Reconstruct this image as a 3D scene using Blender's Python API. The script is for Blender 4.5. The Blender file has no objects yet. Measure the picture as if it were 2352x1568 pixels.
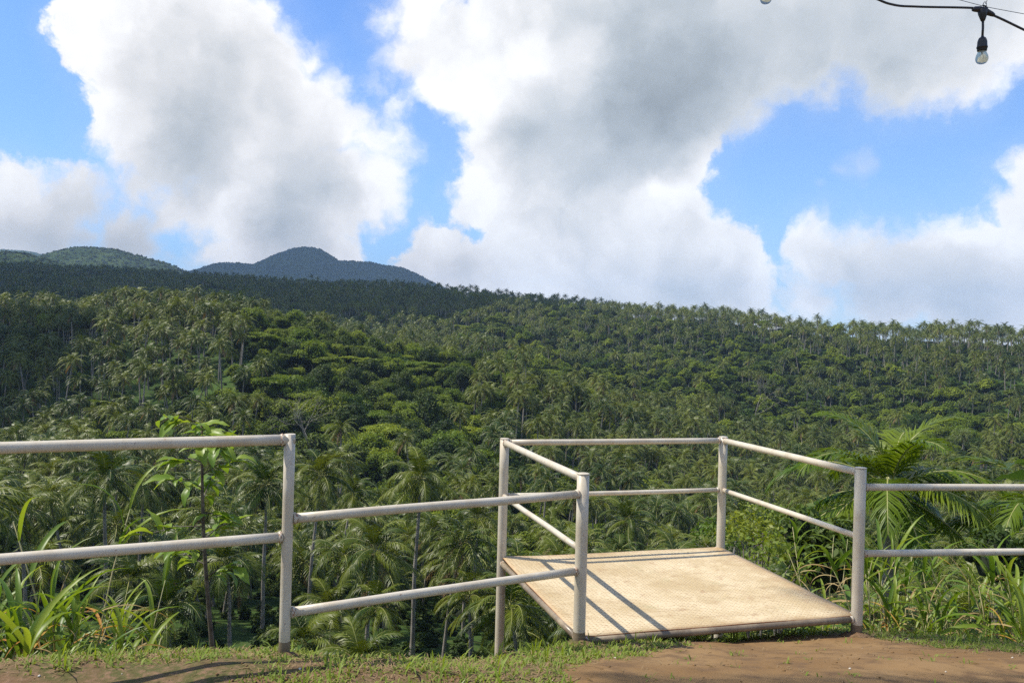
import bpy, math, random
import numpy as np
from mathutils import Vector, Matrix, Euler
R = math.radians
random.seed(7); rng = np.random.default_rng(11)
sc = bpy.context.scene
COL = sc.collection
# ------------------------------------------------------------------ camera
EYE = 1.6; FPX = 1898.0; ROLL = R(1.5)
cam_d = bpy.data.cameras.new('camera'); cam = bpy.data.objects.new('camera', cam_d); COL.objects.link(cam)
cam_d.sensor_width = 36; cam_d.lens = 36 * FPX / 2352; cam_d.clip_start = 0.05; cam_d.clip_end = 30000
cam.matrix_world = Matrix.Translation((0, 0, EYE)) @ Matrix.Rotation(R(90), 4, 'X') @ Matrix.Rotation(ROLL, 4, 'Z')
sc.camera = cam
CR, SR = math.cos(ROLL), math.sin(ROLL)
def ab(px, py):
    lx = (px - 1176) / FPX; ly = -(py - 784) / FPX
    return lx * CR - ly * SR, lx * SR + ly * CR
def at(px, py, D):
    a, b = ab(px, py); return Vector((a * D, D, EYE + b * D))
# ------------------------------------------------------------------ sun, sky, exposure
SUN = Vector((-0.54, 0.07, 0.84)).normalized()          # towards the sun
sun_d = bpy.data.lights.new('sun', 'SUN'); sun = bpy.data.objects.new('sun', sun_d); COL.objects.link(sun)
sun_d.energy = 5.0; sun_d.angle = R(0.53); sun_d.color = (1.0, 0.93, 0.82)
sun.rotation_euler = SUN.to_track_quat('Z', 'Y').to_euler(); sun.location = (-20, 0, 40)
vs = sc.view_settings; vs.view_transform = 'Standard'; vs.look = 'None'; vs.exposure = 0.3; vs.gamma = 1.0; vs.use_curve_mapping = False
sc.render.engine = 'CYCLES'
cy = sc.cycles
cy.max_bounces = 5; cy.diffuse_bounces = 2; cy.glossy_bounces = 2; cy.transmission_bounces = 4; cy.transparent_max_bounces = 8; cy.volume_bounces = 0
cy.caustics_reflective = False; cy.caustics_refractive = False
cy.use_adaptive_sampling = True; cy.adaptive_threshold = 0.009
cy.use_denoising = False
cy.sample_clamp_indirect = 4.0

class NT:
    """small helper round a node tree"""
    def __init__(s, tree): s.t = tree; s.n = tree.nodes; s.l = tree.links
    def put(s, sock, v):
        if v is None: return
        if isinstance(v, bpy.types.NodeSocket): s.l.new(v, sock)
        else: sock.default_value = v
    def math(s, op, a, b=None, c=None, clamp=False):
        n = s.n.new('ShaderNodeMath'); n.operation = op; n.use_clamp = clamp
        s.put(n.inputs[0], a); s.put(n.inputs[1], b); s.put(n.inputs[2], c); return n.outputs[0]
    def vec(s, op, a, b=None, c=None):
        n = s.n.new('ShaderNodeVectorMath'); n.operation = op
        s.put(n.inputs[0], a); s.put(n.inputs[1], b)
        if op == 'SCALE': s.put(n.inputs[3], c)
        elif c is not None: s.put(n.inputs[2], c)
        return n.outputs['Value'] if op in ('DISTANCE', 'LENGTH', 'DOT_PRODUCT') else n.outputs[0]
    def noise(s, v, scale, detail=3, rough=.5, lac=2.0, dist=0.0, color=False):
        n = s.n.new('ShaderNodeTexNoise'); s.put(n.inputs['Vector'], v)
        n.inputs['Scale'].default_value = scale; n.inputs['Detail'].default_value = detail
        n.inputs['Roughness'].default_value = rough; n.inputs['Lacunarity'].default_value = lac; n.inputs['Distortion'].default_value = dist
        return n.outputs['Color'] if color else n.outputs[0]
    def ramp(s, f, lo, hi, smooth=True, a=0.0, b=1.0):
        n = s.n.new('ShaderNodeMapRange'); n.interpolation_type = 'SMOOTHSTEP' if smooth else 'LINEAR'
        s.put(n.inputs[0], f); s.put(n.inputs[1], lo); s.put(n.inputs[2], hi); s.put(n.inputs[3], a); s.put(n.inputs[4], b); return n.outputs[0]
    def mix(s, f, a, b, blend='MIX'):
        n = s.n.new('ShaderNodeMix'); n.data_type = 'RGBA'; n.blend_type = blend
        s.put(n.inputs[0], f); s.put(n.inputs[6], a if isinstance(a, bpy.types.NodeSocket) else (*a, 1)[:4])
        s.put(n.inputs[7], b if isinstance(b, bpy.types.NodeSocket) else (*b, 1)[:4]); return n.outputs[2]

def build_world():
    w = bpy.data.worlds.new('World'); sc.world = w; w.use_nodes = True
    w.cycles.sampling_method = 'NONE'
    T = NT(w.node_tree); T.n.clear()
    out = T.n.new('ShaderNodeOutputWorld'); bg = T.n.new('ShaderNodeBackground'); T.l.new(bg.outputs[0], out.inputs[0])
    sky = T.n.new('ShaderNodeTexSky'); sky.sky_type = 'NISHITA'; sky.sun_disc = False
    sky.sun_elevation = math.asin(SUN.z); sky.sun_rotation = math.atan2(SUN.x, SUN.y)
    sky.air_density = 1.0; sky.dust_density = 0.35; sky.ozone_density = 2.0; sky.altitude = 300
    tc = T.n.new('ShaderNodeTexCoord'); d = tc.outputs['Generated']
    # domain warp
    w1 = T.vec('SUBTRACT', T.noise(d, 5.0, 3, .55, color=True), (.5, .5, .5))
    w2 = T.vec('SUBTRACT', T.noise(d, 24.0, 4, .6, color=True), (.5, .5, .5))
    dw = T.vec('ADD', d, T.vec('ADD', T.vec('SCALE', w1, c=0.070), T.vec('SCALE', w2, c=0.042)))
    def cdir(px, py):
        a, b = ab(px, py); v = Vector((a, 1, b)); L = v.length; return tuple(v / L), L
    def field(blobs, k, src):
        f = None
        for (x, y, r) in blobs:
            c, L = cdir(x, y); ra = r / FPX / L ** 1.35
            v = T.math('MULTIPLY_ADD', T.vec('DISTANCE', src, c), -1.0, ra)
            f = v if f is None else T.math('SMOOTH_MAX', f, v, k)
        return f
    A = [(330, 60, 195), (215, 80, 80), (500, 90, 150), (610, 150, 105), (430, 260, 205), (650, 240, 125), (790, 290, 110), (870, 330, 80),
         (600, 390, 180), (780, 440, 140), (225, 285, 62), (330, 340, 110), (650, 530, 105), (500, 470, 110), (790, 530, 60), (500, 560, 60), (700, 150, 50), (770, 235, 75), (890, 310, 80), (410, 470, 80), (340, 425, 75), (850, 400, 85), (700, 560, 75),
         (20, 430, 90), (150, 450, 90), (220, 430, 50), (100, 540, 120), (290, 540, 95), (0, 520, 150), (400, 570, 34), (440, 612, 26), (490, 620, 30), (620, 620, 60), (780, 590, 50), (560, 600, 50)]
    B = [(960, 20, 100), (885, 25, 60), (935, 130, 70), (890, 200, 50), (1110, 450, 70), (1060, 130, 150), (1270, 120, 260), (1520, 110, 250), (1600, 200, 155), (1350, 240, 180), (1200, 280, 150), (920, 235, 65),
         (1720, 40, 210), (1900, 50, 170), (2070, 150, 130), (2190, 70, 160), (2300, 30, 140), (2420, 10, 130), (1980, 60, 170), (1730, 210, 105), (1850, 130, 130), (2060, 185, 85), (1520, 290, 100), (1640, 250, 100),
         (1190, 420, 125), (1360, 430, 140), (1510, 400, 95), (1170, 500, 75), (1300, 550, 150), (1450, 560, 150), (1590, 560, 100), (1690, 580, 65), (1560, 480, 80),
         (1690, 660, 85), (1010, 600, 85), (940, 600, 32), (1110, 640, 110), (1250, 660, 120), (1400, 690, 120), (1560, 690, 120), (1740, 730, 60), (960, 660, 60),
         (1900, 575, 85), (2000, 580, 95), (2120, 590, 115), (2240, 580, 115), (2340, 490, 85), (2400, 400, 95), (1860, 670, 75), (2050, 690, 120), (2220, 700, 120), (2370, 660, 130), (1800, 740, 60)]
    F = T.math('SMOOTH_MAX', field(A, .010, dw), field(B, .010, dw), .003)
    # clouds all round, outside the frame, from plain noise
    sx = T.n.new('ShaderNodeSeparateXYZ'); T.l.new(d, sx.inputs[0])
    dm = T.vec('MULTIPLY', d, (1, 1, 1.7))
    gen = T.math('MULTIPLY_ADD', T.noise(dm, 2.6, 6, .55), 0.5, -0.262)
    c0, L0 = cdir(1176, 300)
    outer = T.ramp(T.vec('DISTANCE', d, c0), 0.70, 0.90)
    F = T.math('ADD', T.math('MULTIPLY', F, T.math('SUBTRACT', 1.0, outer)), T.math('MULTIPLY', gen, outer))
    def voro(src, scale, detail):
        v = T.n.new('ShaderNodeTexVoronoi'); v.feature = 'F1'; v.normalize = True
        T.put(v.inputs['Vector'], src); v.inputs['Scale'].default_value = scale; v.inputs['Detail'].default_value = detail; v.inputs['Roughness'].default_value = .55; return v.outputs['Distance']
    vb = voro(dw, 15.0, 2.0)
    fb = T.noise(dw, 13.0, 10, .60)
    off = tuple(Vector((-0.022, 0, 0.028)))
    fr1 = T.noise(dw, 9.0, 5, .5)
    fr2 = T.noise(T.vec('ADD', dw, off), 9.0, 4, .5)
    soft = T.ramp(T.noise(d, 4.2, 1, .5), .42, .62)
    F2 = T.math('ADD', F, T.math('ADD', T.math('MULTIPLY_ADD', fb, 0.085, -0.030), T.math('MULTIPLY', vb, -.030)))
    mask = T.ramp(F2, -0.006, T.math('MULTIPLY_ADD', soft, .026, .005))
    # shading inside the clouds
    G = [(560, 200, 150, .3), (430, 320, 180, .6), (430, 180, 130, .25), (470, 380, 90, .4), (720, 460, 150, .5), (640, 540, 110, .6), (700, 330, 90, .3), (200, 510, 150, .5), (350, 570, 90, .45), (60, 540, 110, .4),
         (1450, 150, 270, .5), (1430, 275, 165, .95), (1500, 315, 110, .55), (1230, 300, 115, .6), (1620, 270, 110, .45), (1250, 320, 140, .5), (1620, 240, 170, .6), (1500, 60, 220, .35), (1900, 120, 300, .75), (2150, 60, 250, .5), (1700, 60, 250, .4),
         (1400, 410, 110, .4), (1470, 630, 170, .2), (1610, 700, 130, .45), (1300, 470, 130, .3), (2100, 640, 150, .55), (2270, 690, 140, .5), (1950, 640, 100, .3), (1100, 600, 90, .2)]
    g = None
    for (x, y, r, a) in G:
        c, L = cdir(x, y); ra = r / FPX / L ** 1.35
        v = T.ramp(T.vec('DISTANCE', dw, c), ra * 1.25, ra * 0.1, True, 0.0, a)
        g = v if g is None else T.math('ADD', g, v)
    g = T.math('SUBTRACT', 1.0, T.math('EXPONENT', T.math('MULTIPLY', g, -1.35)))
    depth = T.ramp(F2, 0.0, 0.075)
    g = T.math('MULTIPLY_ADD', T.math('MULTIPLY', outer, depth), 0.35, g, clamp=True)
    rel = T.math('ADD', T.math('MULTIPLY', T.math('SUBTRACT', fr1, fr2), 0.7), T.math('MULTIPLY', T.math('SUBTRACT', .32, vb), 0.35))
    br = T.math('SUBTRACT', T.math('ADD', 0.97, T.math('MULTIPLY', rel, T.math('MULTIPLY_ADD', g, -0.72, 1.0))), T.math('MULTIPLY', g, 0.52))
    br = T.math('SUBTRACT', br, T.math('MULTIPLY', depth, T.math('MULTIPLY', T.ramp(T.noise(dw, 7.0, 5, .5), .3, .7), 0.20)))
    br = T.math('MAXIMUM', T.math('MINIMUM', br, 1.0), .22)
    tint = T.mix(T.ramp(br, .3, .85), (0.93, 1.04, 1.13), (1.0, 1.0, 1.01))
    ccol = T.vec('SCALE', tint, c=T.math('MULTIPLY', br, .97))
    # thin veil close to the cloud edges
    skyc = T.vec('MULTIPLY', T.vec('SCALE', sky.outputs[0], c=0.1), (SKYR, SKYG, SKYB))
    lift = T.ramp(sx.outputs[2], 0.42, -0.02, False)
    skyc = T.mix(T.math('MULTIPLY', lift, .36), skyc, (.36, .60, .86))
    veil = T.math('MULTIPLY', T.ramp(F2, -0.035, 0.01), .10)
    skyc = T.mix(veil, skyc, (.70, .76, .83))
    wisp = T.math('MULTIPLY', T.ramp(field([(1965, 378, 42), (1990, 368, 36), (1925, 392, 26), (1860, 430, 18)], .01, dw), -.004, .02), .42)
    skyc = T.mix(wisp, skyc, (.72, .74, .78))
    fin = T.mix(mask, skyc, ccol)
    T.l.new(fin, bg.inputs[0]); bg.inputs[1].default_value = 1.0
SKYR, SKYG, SKYB = .97, 1.28, 1.76
build_world()
# ------------------------------------------------------------------ mesh helpers
def mesh_np(name, V, F, mats=(), midx=None, smooth=False):
    """V (n,3) array; F list of (m,k) arrays"""
    me = bpy.data.meshes.new(name)
    V = np.asarray(V, np.float32)
    Fs = [np.asarray(f, np.int32) for f in (F if isinstance(F, (list, tuple)) else [F]) if len(f)]
    me.vertices.add(len(V)); me.vertices.foreach_set('co', V.ravel())
    tot = np.concatenate([np.full(len(f), f.shape[1], np.int32) for f in Fs])
    me.loops.add(int(tot.sum())); me.polygons.add(len(tot))
    me.loops.foreach_set('vertex_index', np.concatenate([f.ravel() for f in Fs]))
    st = np.zeros(len(tot), np.int32); st[1:] = np.cumsum(tot)[:-1]
    me.polygons.foreach_set('loop_start', st)
    for m in mats: me.materials.append(m)
    if midx is not None: me.polygons.foreach_set('material_index', np.asarray(midx, np.int32))
    if smooth: me.polygons.foreach_set('use_smooth', np.ones(len(tot), bool))
    me.update(calc_edges=True)
    return me
class MB:
    def __init__(s): s.V = []; s.T = []; s.Q = []; s.mt = []; s.mq = []; s.n = 0
    def add(s, V, T=None, Q=None, m=0):
        V = np.asarray(V, float).reshape(-1, 3)
        if T is not None and len(T): T = np.asarray(T).reshape(-1, 3); s.T.append(T + s.n); s.mt.append(np.full(len(T), m))
        if Q is not None and len(Q): Q = np.asarray(Q).reshape(-1, 4); s.Q.append(Q + s.n); s.mq.append(np.full(len(Q), m))
        s.V.append(V); s.n += len(V)
    def tube(s, P, r, n=8, m=0, caps=True):
        P = np.asarray(P, float); K = len(P); r = np.broadcast_to(r, (K,)).astype(float)
        T = np.gradient(P, axis=0); T /= np.linalg.norm(T, axis=1)[:, None] + 1e-9
        up = np.array([0, 0, 1.0]) if abs(T[0, 2]) < .9 else np.array([1.0, 0, 0])
        A = np.cross(T, up); A /= np.linalg.norm(A, axis=1)[:, None] + 1e-9
        B = np.cross(T, A); t = np.linspace(0, 2 * np.pi, n, endpoint=False)
        V = P[:, None] + r[:, None, None] * (np.cos(t)[None, :, None] * A[:, None] + np.sin(t)[None, :, None] * B[:, None])
        i = np.arange(K - 1)[:, None] * n; j = np.arange(n)[None]; j2 = (j + 1) % n
        Q = np.stack([i + j, i + j2, i + n + j2, i + n + j], -1).reshape(-1, 4)
        V = V.reshape(-1, 3)
        Tt = None
        if caps:
            V = np.vstack([V, P[0], P[-1]]); c0 = K * n; jj = np.arange(n); k2 = (jj + 1) % n
            Tt = np.vstack([np.stack([np.full(n, c0), k2, jj], 1), np.stack([np.full(n, c0 + 1), (K - 1) * n + jj, (K - 1) * n + k2], 1)])
        s.add(V, Tt, Q, m)
    def box(s, lo, hi, m=0):
        x0, y0, z0 = lo; x1, y1, z1 = hi
        V = [(x0, y0, z0), (x1, y0, z0), (x1, y1, z0), (x0, y1, z0), (x0, y0, z1), (x1, y0, z1), (x1, y1, z1), (x0, y1, z1)]
        s.add(V, None, [(0, 3, 2, 1), (4, 5, 6, 7), (0, 1, 5, 4), (1, 2, 6, 5), (2, 3, 7, 6), (3, 0, 4, 7)], m)
    def mesh(s, name, mats, smooth=False):
        F = []; mi = []
        if s.T: F.append(np.vstack(s.T)); mi.append(np.concatenate(s.mt))
        if s.Q: F.append(np.vstack(s.Q)); mi.append(np.concatenate(s.mq))
        return mesh_np(name, np.vstack(s.V), F, mats, np.concatenate(mi), smooth)
def obj(name, data, parent=None, loc=None, rot=None, scale=None, **props):
    o = bpy.data.objects.new(name, data); COL.objects.link(o)
    if parent is not None: o.parent = parent
    if loc is not None: o.location = loc
    if rot is not None: o.rotation_euler = rot
    if scale is not None: o.scale = (scale,) * 3 if not hasattr(scale, '__len__') else scale
    for k, v in props.items(): o[k] = v
    return o
def thing(name, label, cat, loc=(0, 0, 0), rotz=0, group=None, data=None, scale=None):
    o = obj(name, data, None, loc, (0, 0, rotz), scale, label=label, category=cat)
    if group: o['group'] = group
    return o
# ------------------------------------------------------------------ value noise for geometry
_pt = rng.random((64, 64, 4))
def vnoise(x, y, c=0):
    x = np.asarray(x, float); y = np.asarray(y, float)
    xi = np.floor(x).astype(int); yi = np.floor(y).astype(int); fx = x - xi; fy = y - yi
    fx = fx * fx * (3 - 2 * fx); fy = fy * fy * (3 - 2 * fy); g = _pt[..., c]
    a = g[xi % 64, yi % 64]; b = g[(xi + 1) % 64, yi % 64]; c_ = g[xi % 64, (yi + 1) % 64]; d = g[(xi + 1) % 64, (yi + 1) % 64]
    return (a * (1 - fx) + b * fx) * (1 - fy) + (c_ * (1 - fx) + d * fx) * fy
def fbm(x, y, o=4, c=0):
    s = 0; a = .5
    for k in range(o): s = s + a * (vnoise(x * 2 ** k + 17 * k, y * 2 ** k + 5 * k, c) - .5); a *= .5
    return s
# ------------------------------------------------------------------ materials
def new_mat(name):
    m = bpy.data.materials.new(name); m.use_nodes = True; T = NT(m.node_tree)
    b = T.n['Principled BSDF']; return m, T, b
def foliage(name, c1, c2, c3=None, rough=.5, trans=.35, spec=.35, nscale=.15, vary=1.0, tcol=None):
    """leaf material: colour differs per plant and slowly over each plant; light passes through the leaf"""
    m, T, b = new_mat(name)
    oi = T.n.new('ShaderNodeObjectInfo'); ge = T.n.new('ShaderNodeNewGeometry')
    n = T.noise(ge.outputs['Position'], nscale, 3, .6)
    f = T.math('ADD', T.math('MULTIPLY', T.math('SUBTRACT', n, .5), 1.6), T.math('MULTIPLY_ADD', oi.outputs['Random'], vary, .5 - vary / 2), clamp=True)
    col = T.mix(f, c1, c2)
    if c3 is not None:
        r2 = T.noise(ge.outputs['Position'], nscale * 9, 2, .6)
        col = T.mix(T.ramp(r2, .60, .72), col, c3)
    T.put(b.inputs['Base Color'], col); b.inputs['Roughness'].default_value = rough
    b.inputs['Specular IOR Level'].default_value = spec
    tr = T.n.new('ShaderNodeBsdfTranslucent'); ms = T.n.new('ShaderNodeMixShader'); ms.inputs[0].default_value = trans
    T.put(tr.inputs[0], T.mix(1.0, col, tcol or (1.25, 1.15, .55), 'MULTIPLY'))
    T.l.new(b.outputs[0], ms.inputs[1]); T.l.new(tr.outputs[0], ms.inputs[2])
    T.l.new(ms.outputs[0], T.n['Material Output'].inputs[0]); return m
def bark(name, c1, c2, scale=3, rough=.9, bands=None):
    m, T, b = new_mat(name)
    tc = T.n.new('ShaderNodeTexCoord'); p = tc.outputs['Object']
    n = T.noise(p, scale, 5, .65); col = T.mix(T.ramp(n, .35, .65), c1, c2)
    if bands:
        w = T.n.new('ShaderNodeTexWave'); w.bands_direction = 'Z'; T.put(w.inputs['Vector'], p); w.inputs['Scale'].default_value = bands
        w.inputs['Distortion'].default_value = 2.0; col = T.mix(T.math('MULTIPLY', w.outputs[1], .35), col, tuple(.45 * x for x in c1))
    T.put(b.inputs['Base Color'], col); b.inputs['Roughness'].default_value = rough
    bp = T.n.new('ShaderNodeBump'); bp.inputs['Strength'].default_value = .5; T.put(bp.inputs['Height'], n); T.put(b.inputs['Normal'], bp.outputs[0])
    return m
M_PALM = foliage('palm_leaf', (.034, .066, .005), (.135, .165, .012), None, .40, .26, .28, .03)
M_PALM_NEAR = foliage('palm_leaf_near', (.065, .135, .008), (.16, .22, .015), None, .38, .40, .32, .5)
M_DEADFROND = foliage('dry_palm_leaf', (.20, .13, .06), (.30, .21, .10), None, .7, .25, .2, .5)
M_RACHIS = bark('palm_rib', (.22, .25, .06), (.30, .28, .09), 3, .5)
M_PTRUNK = bark('palm_bark', (.22, .20, .17), (.36, .33, .29), 1.5, .9, 2.2)
M_NUT = bark('coconut_husk', (.16, .17, .04), (.30, .20, .07), 4, .5)
M_LEAF = foliage('tree_leaf', (.052, .100, .007), (.165, .215, .016), None, .6, .30, .3, .035)
M_LEAF_DARK = foliage('dark_tree_leaf', (.026, .054, .005), (.085, .125, .010), None, .6, .25, .3, .035)
M_LIGHT = foliage('light_tree_leaf', (.12, .19, .012), (.24, .30, .022), None, .6, .35, .3, .035)
M_BUSH = foliage('bush_leaf', (.028, .060, .010), (.085, .13, .02), None, .6, .3, .3, .06)
M_YELLOW = foliage('yellow_green_leaf', (.10, .18, .02), (.26, .30, .035), None, .5, .4, .4, 1.2)
M_CORE = bark('dark_core_shade', (.008, .014, .005), (.016, .025, .008), .8, 1.0)  # dark cores block see-through; shade inside the crowns is put into their colour
M_BARK = bark('tree_bark', (.13, .11, .09), (.24, .21, .18), 2, .95)
M_TWIG = bark('bare_twig', (.22, .20, .17), (.32, .29, .25), 2, .95)
# ------------------------------------------------------------------ terrain
PX = np.array([-900, 0, 300, 600, 760, 900, 1176, 1500, 1800, 2100, 2352, 3300], float)
PROF = {
 -900: [(60, -22), (100, -24), (150, -26), (200, -22), (260, -8), (330, 2), (450, 5), (600, 14), (1000, 60), (1500, 100), (1800, 95)],
 0: [(60, -22.5), (100, -27), (150, -32), (190, -30), (220, -21.5), (260, -10), (300, -1), (340, -2), (450, -3), (600, 8), (900, 45), (1450, 104), (1700, 98)],
 300: [(60, -23), (100, -27), (150, -32), (190, -27), (230, -11), (268, 1), (310, 1.5), (450, -2), (600, 10), (900, 45), (1330, 92), (1600, 85)],
 600: [(60, -23), (100, -29), (150, -33), (180, -26), (220, -10), (252, -2), (290, -2), (420, -6), (600, 12), (900, 45), (1200, 73), (1500, 68)],
 760: [(60, -23.5), (100, -29), (150, -33), (180, -27), (220, -15), (260, -6), (300, -7), (420, -8), (600, 10), (900, 45), (1100, 64), (1400, 58)],
 900: [(60, -24), (100, -30), (150, -33), (200, -24), (270, -11.5), (320, -14), (420, -10), (520, -2), (700, 26), (1000, 58), (1200, 55)],
 1176: [(60, -25), (100, -31), (140, -35), (200, -27), (280, -14), (320, -19), (400, -15), (500, 0), (600, 15), (850, 41), (1000, 40)],
 1500: [(60, -26), (95, -34), (150, -38), (230, -37), (290, -31), (350, -27), (480, -12), (560, 6), (650, 20), (800, 20)],
 1800: [(60, -26), (130, -38), (200, -42), (290, -41), (350, -36), (430, -20), (500, -1), (550, 10.5), (700, 10)],
 2100: [(60, -26), (160, -40), (240, -42), (330, -35), (400, -20), (450, -4), (480, 5.5), (650, 5)],
 2352: [(60, -26), (160, -40), (240, -42), (320, -33), (380, -18), (430, 1), (600, 0)],
 3300: [(60, -24), (160, -36), (240, -40), (320, -30), (380, -16), (430, 0), (600, 0)]}
LR = np.linspace(math.log(55), math.log(12000), 260)
TAB = []
for p in PX:
    l = PROF[int(p)]; c = 1 / math.cos(math.atan((p - 1176) / FPX))
    d = [math.log(x[0] * c) for x in l] + [math.log(2600), math.log(12000)]; z = [x[1] for x in l] + [0.55 * l[-1][1], -25]
    TAB.append(np.interp(LR, d, z))
TAB = np.array(TAB); AZ = np.arctan((PX - 1176) / FPX)
_k = np.exp(-np.linspace(-2, 2, 9) ** 2); _k /= _k.sum()
TAB = np.array([np.convolve(np.pad(t, 4, 'edge'), _k, 'valid') for t in TAB])
# smooth across the azimuth with a fine table
AZF = np.linspace(AZ[0], AZ[-1], 240)
TF = np.array([np.interp(AZF, AZ, TAB[:, j]) for j in range(TAB.shape[1])])
_k2 = np.exp(-np.linspace(-2, 2, 15) ** 2); _k2 /= _k2.sum()
TF = np.array([np.convolve(np.pad(t, 7, 'edge'), _k2, 'valid') for t in TF])      # (LR, AZF)
EX = np.array([-9, -4, -2.6, -2.1, -1.2, -.5, -.1, .25, .5, 1.2, 1.8, 2.5, 3.2, 3.7, 5, 9.0]); EY = np.array([3.2, 3.6, 3.85, 4.1, 4.40, 4.27, 4.36, 4.95, 5.42, 5.62, 5.88, 6.3, 6.15, 5.85, 5.9, 6.0])
def edge_y(x): return np.interp(x, EX, EY)
def near_z(x, y):
    """hilltop terrace, brow and the steep bank below it (relative to the eye)"""
    s = np.maximum(y - 4.0, 0); cs = .035 * np.clip((x - 1.4) / 1.2, 0, 1); top = -1.60 - .258 * s + cs * np.clip(s, 0, 1)
    e = edge_y(x) + .12 * fbm(x * 1.3, y * .2 + 3, 3)
    t = np.maximum(y - e, 0)
    ze = -1.60 - .258 * np.maximum(e - 4.0, 0) + cs
    zb = ze - np.interp(t, [0, .12, .35, 1.0, 2.5, 6, 11, 18, 35, 60], [0, .03, .18, .75, 2.3, 6.0, 9.6, 12.8, 18.0, 22.5])
    z = np.where(y < e, top, zb)
    return z + (.05 * fbm(x * 2.2, y * 2.2, 4) + .035 * fbm(x * .9 + 4, y * 3.0, 3)) * (t < 2)
def far_z(x, y):
    r = np.hypot(x, y); az = np.arctan2(x, y); az = np.where(np.abs(az) > 1.7, np.sign(az) * 1.7, az)
    a = (np.clip(az, AZF[0], AZF[-1]) - AZF[0]) / (AZF[-1] - AZF[0]) * (len(AZF) - 1); i = np.clip(a.astype(int), 0, len(AZF) - 2); fa = a - i
    l = (np.clip(np.log(np.maximum(r, 1)), LR[0], LR[-1]) - LR[0]) / (LR[-1] - LR[0]) * (len(LR) - 1); j = np.clip(l.astype(int), 0, len(LR) - 2); fl = l - j
    z = (TF[j, i] * (1 - fa) + TF[j, i + 1] * fa) * (1 - fl) + (TF[j + 1, i] * (1 - fa) + TF[j + 1, i + 1] * fa) * fl
    amp = np.clip((r - 40) / 150, 0, 1) * 7 * np.clip(r / 350, .35, 1.5)
    return z + amp * fbm(x * .013 + 3, y * .013 + 9, 4)
def ground_z(x, y):
    """world height of the ground"""
    x = np.asarray(x, float); y = np.asarray(y, float); r = np.hypot(x, y)
    w = np.clip((r - 42) / 25, 0, 1); w = w * w * (3 - 2 * w)
    zn = near_z(x, np.minimum(y, 66))
    b = np.clip((-y - 8) / 60, 0, 1)                                         # land behind the terrace falls away gently
    zz = zn * (1 - w) + far_z(x, y) * w
    back = -1.6 - 10 * b - 14 * np.clip((-y - 60) / 500, 0, 1) + 3 * fbm(x * .01, y * .01) * b
    sw = np.clip((y + 6) / 10, 0, 1)
    z = np.where(y < 4, back * (1 - sw) + zz * sw, zz) if True else zz
    return z + EYE

def ground_material(name, kind):
    m, T, b = new_mat(name)
    ge = T.n.new('ShaderNodeNewGeometry'); p = ge.outputs['Position']
    if kind == 'forest':
        n1 = T.noise(p, .05, 5, .6); n2 = T.noise(p, .9, 5, .7)
        c = T.mix(T.ramp(n1, .35, .65), (.022, .045, .010), (.055, .10, .02))
        c = T.mix(T.ramp(n2, .55, .68), c, (.09, .065, .035)); c = T.mix(T.ramp(n2, .48, .30), c, (.03, .055, .012))
        h = n2; st = .6
    elif kind == 'bank':
        n1 = T.noise(p, 1.6, 5, .65); n2 = T.noise(p, 22, 5, .7)
        c = T.mix(T.ramp(n1, .40, .60), (.15, .088, .048), (.085, .085, .028))
        c = T.mix(T.ramp(n2, .42, .66), c, (.20, .125, .075)); c = T.mix(T.ramp(n2, .40, .30), c, (.06, .038, .02))
        h = n2; st = .8
    else:
        n1 = T.noise(p, 1.1, 4, .6); n2 = T.noise(p, 38, 6, .75); n3 = T.noise(p, 6, 4, .6)
        c = T.mix(T.ramp(n1, .35, .65), (.180, .106, .045), (.235, .148, .068))
        c = T.mix(T.ramp(n3, .45, .70), c, (.135, .083, .042)); c = T.mix(T.ramp(n2, .60, .72), c, (.21, .14, .085)); c = T.mix(T.ramp(n2, .36, .28), c, (.09, .052, .028))
        h = T.math('ADD', T.math('MULTIPLY', n2, .3), n3); st = .25
    T.put(b.inputs['Base Color'], c); b.inputs['Roughness'].default_value = .95; b.inputs['Specular IOR Level'].default_value = .15
    bp = T.n.new('ShaderNodeBump'); bp.inputs['Strength'].default_value = st; bp.inputs['Distance'].default_value = .02 if kind != 'forest' else .5
    T.put(bp.inputs['Height'], h); T.put(b.inputs['Normal'], bp.outputs[0]); return m
M_GROUND = ground_material('forest_floor', 'forest'); M_BANK = ground_material('grassy_bank_soil', 'bank'); M_PATH = ground_material('bare_brown_earth', 'path')

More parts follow.
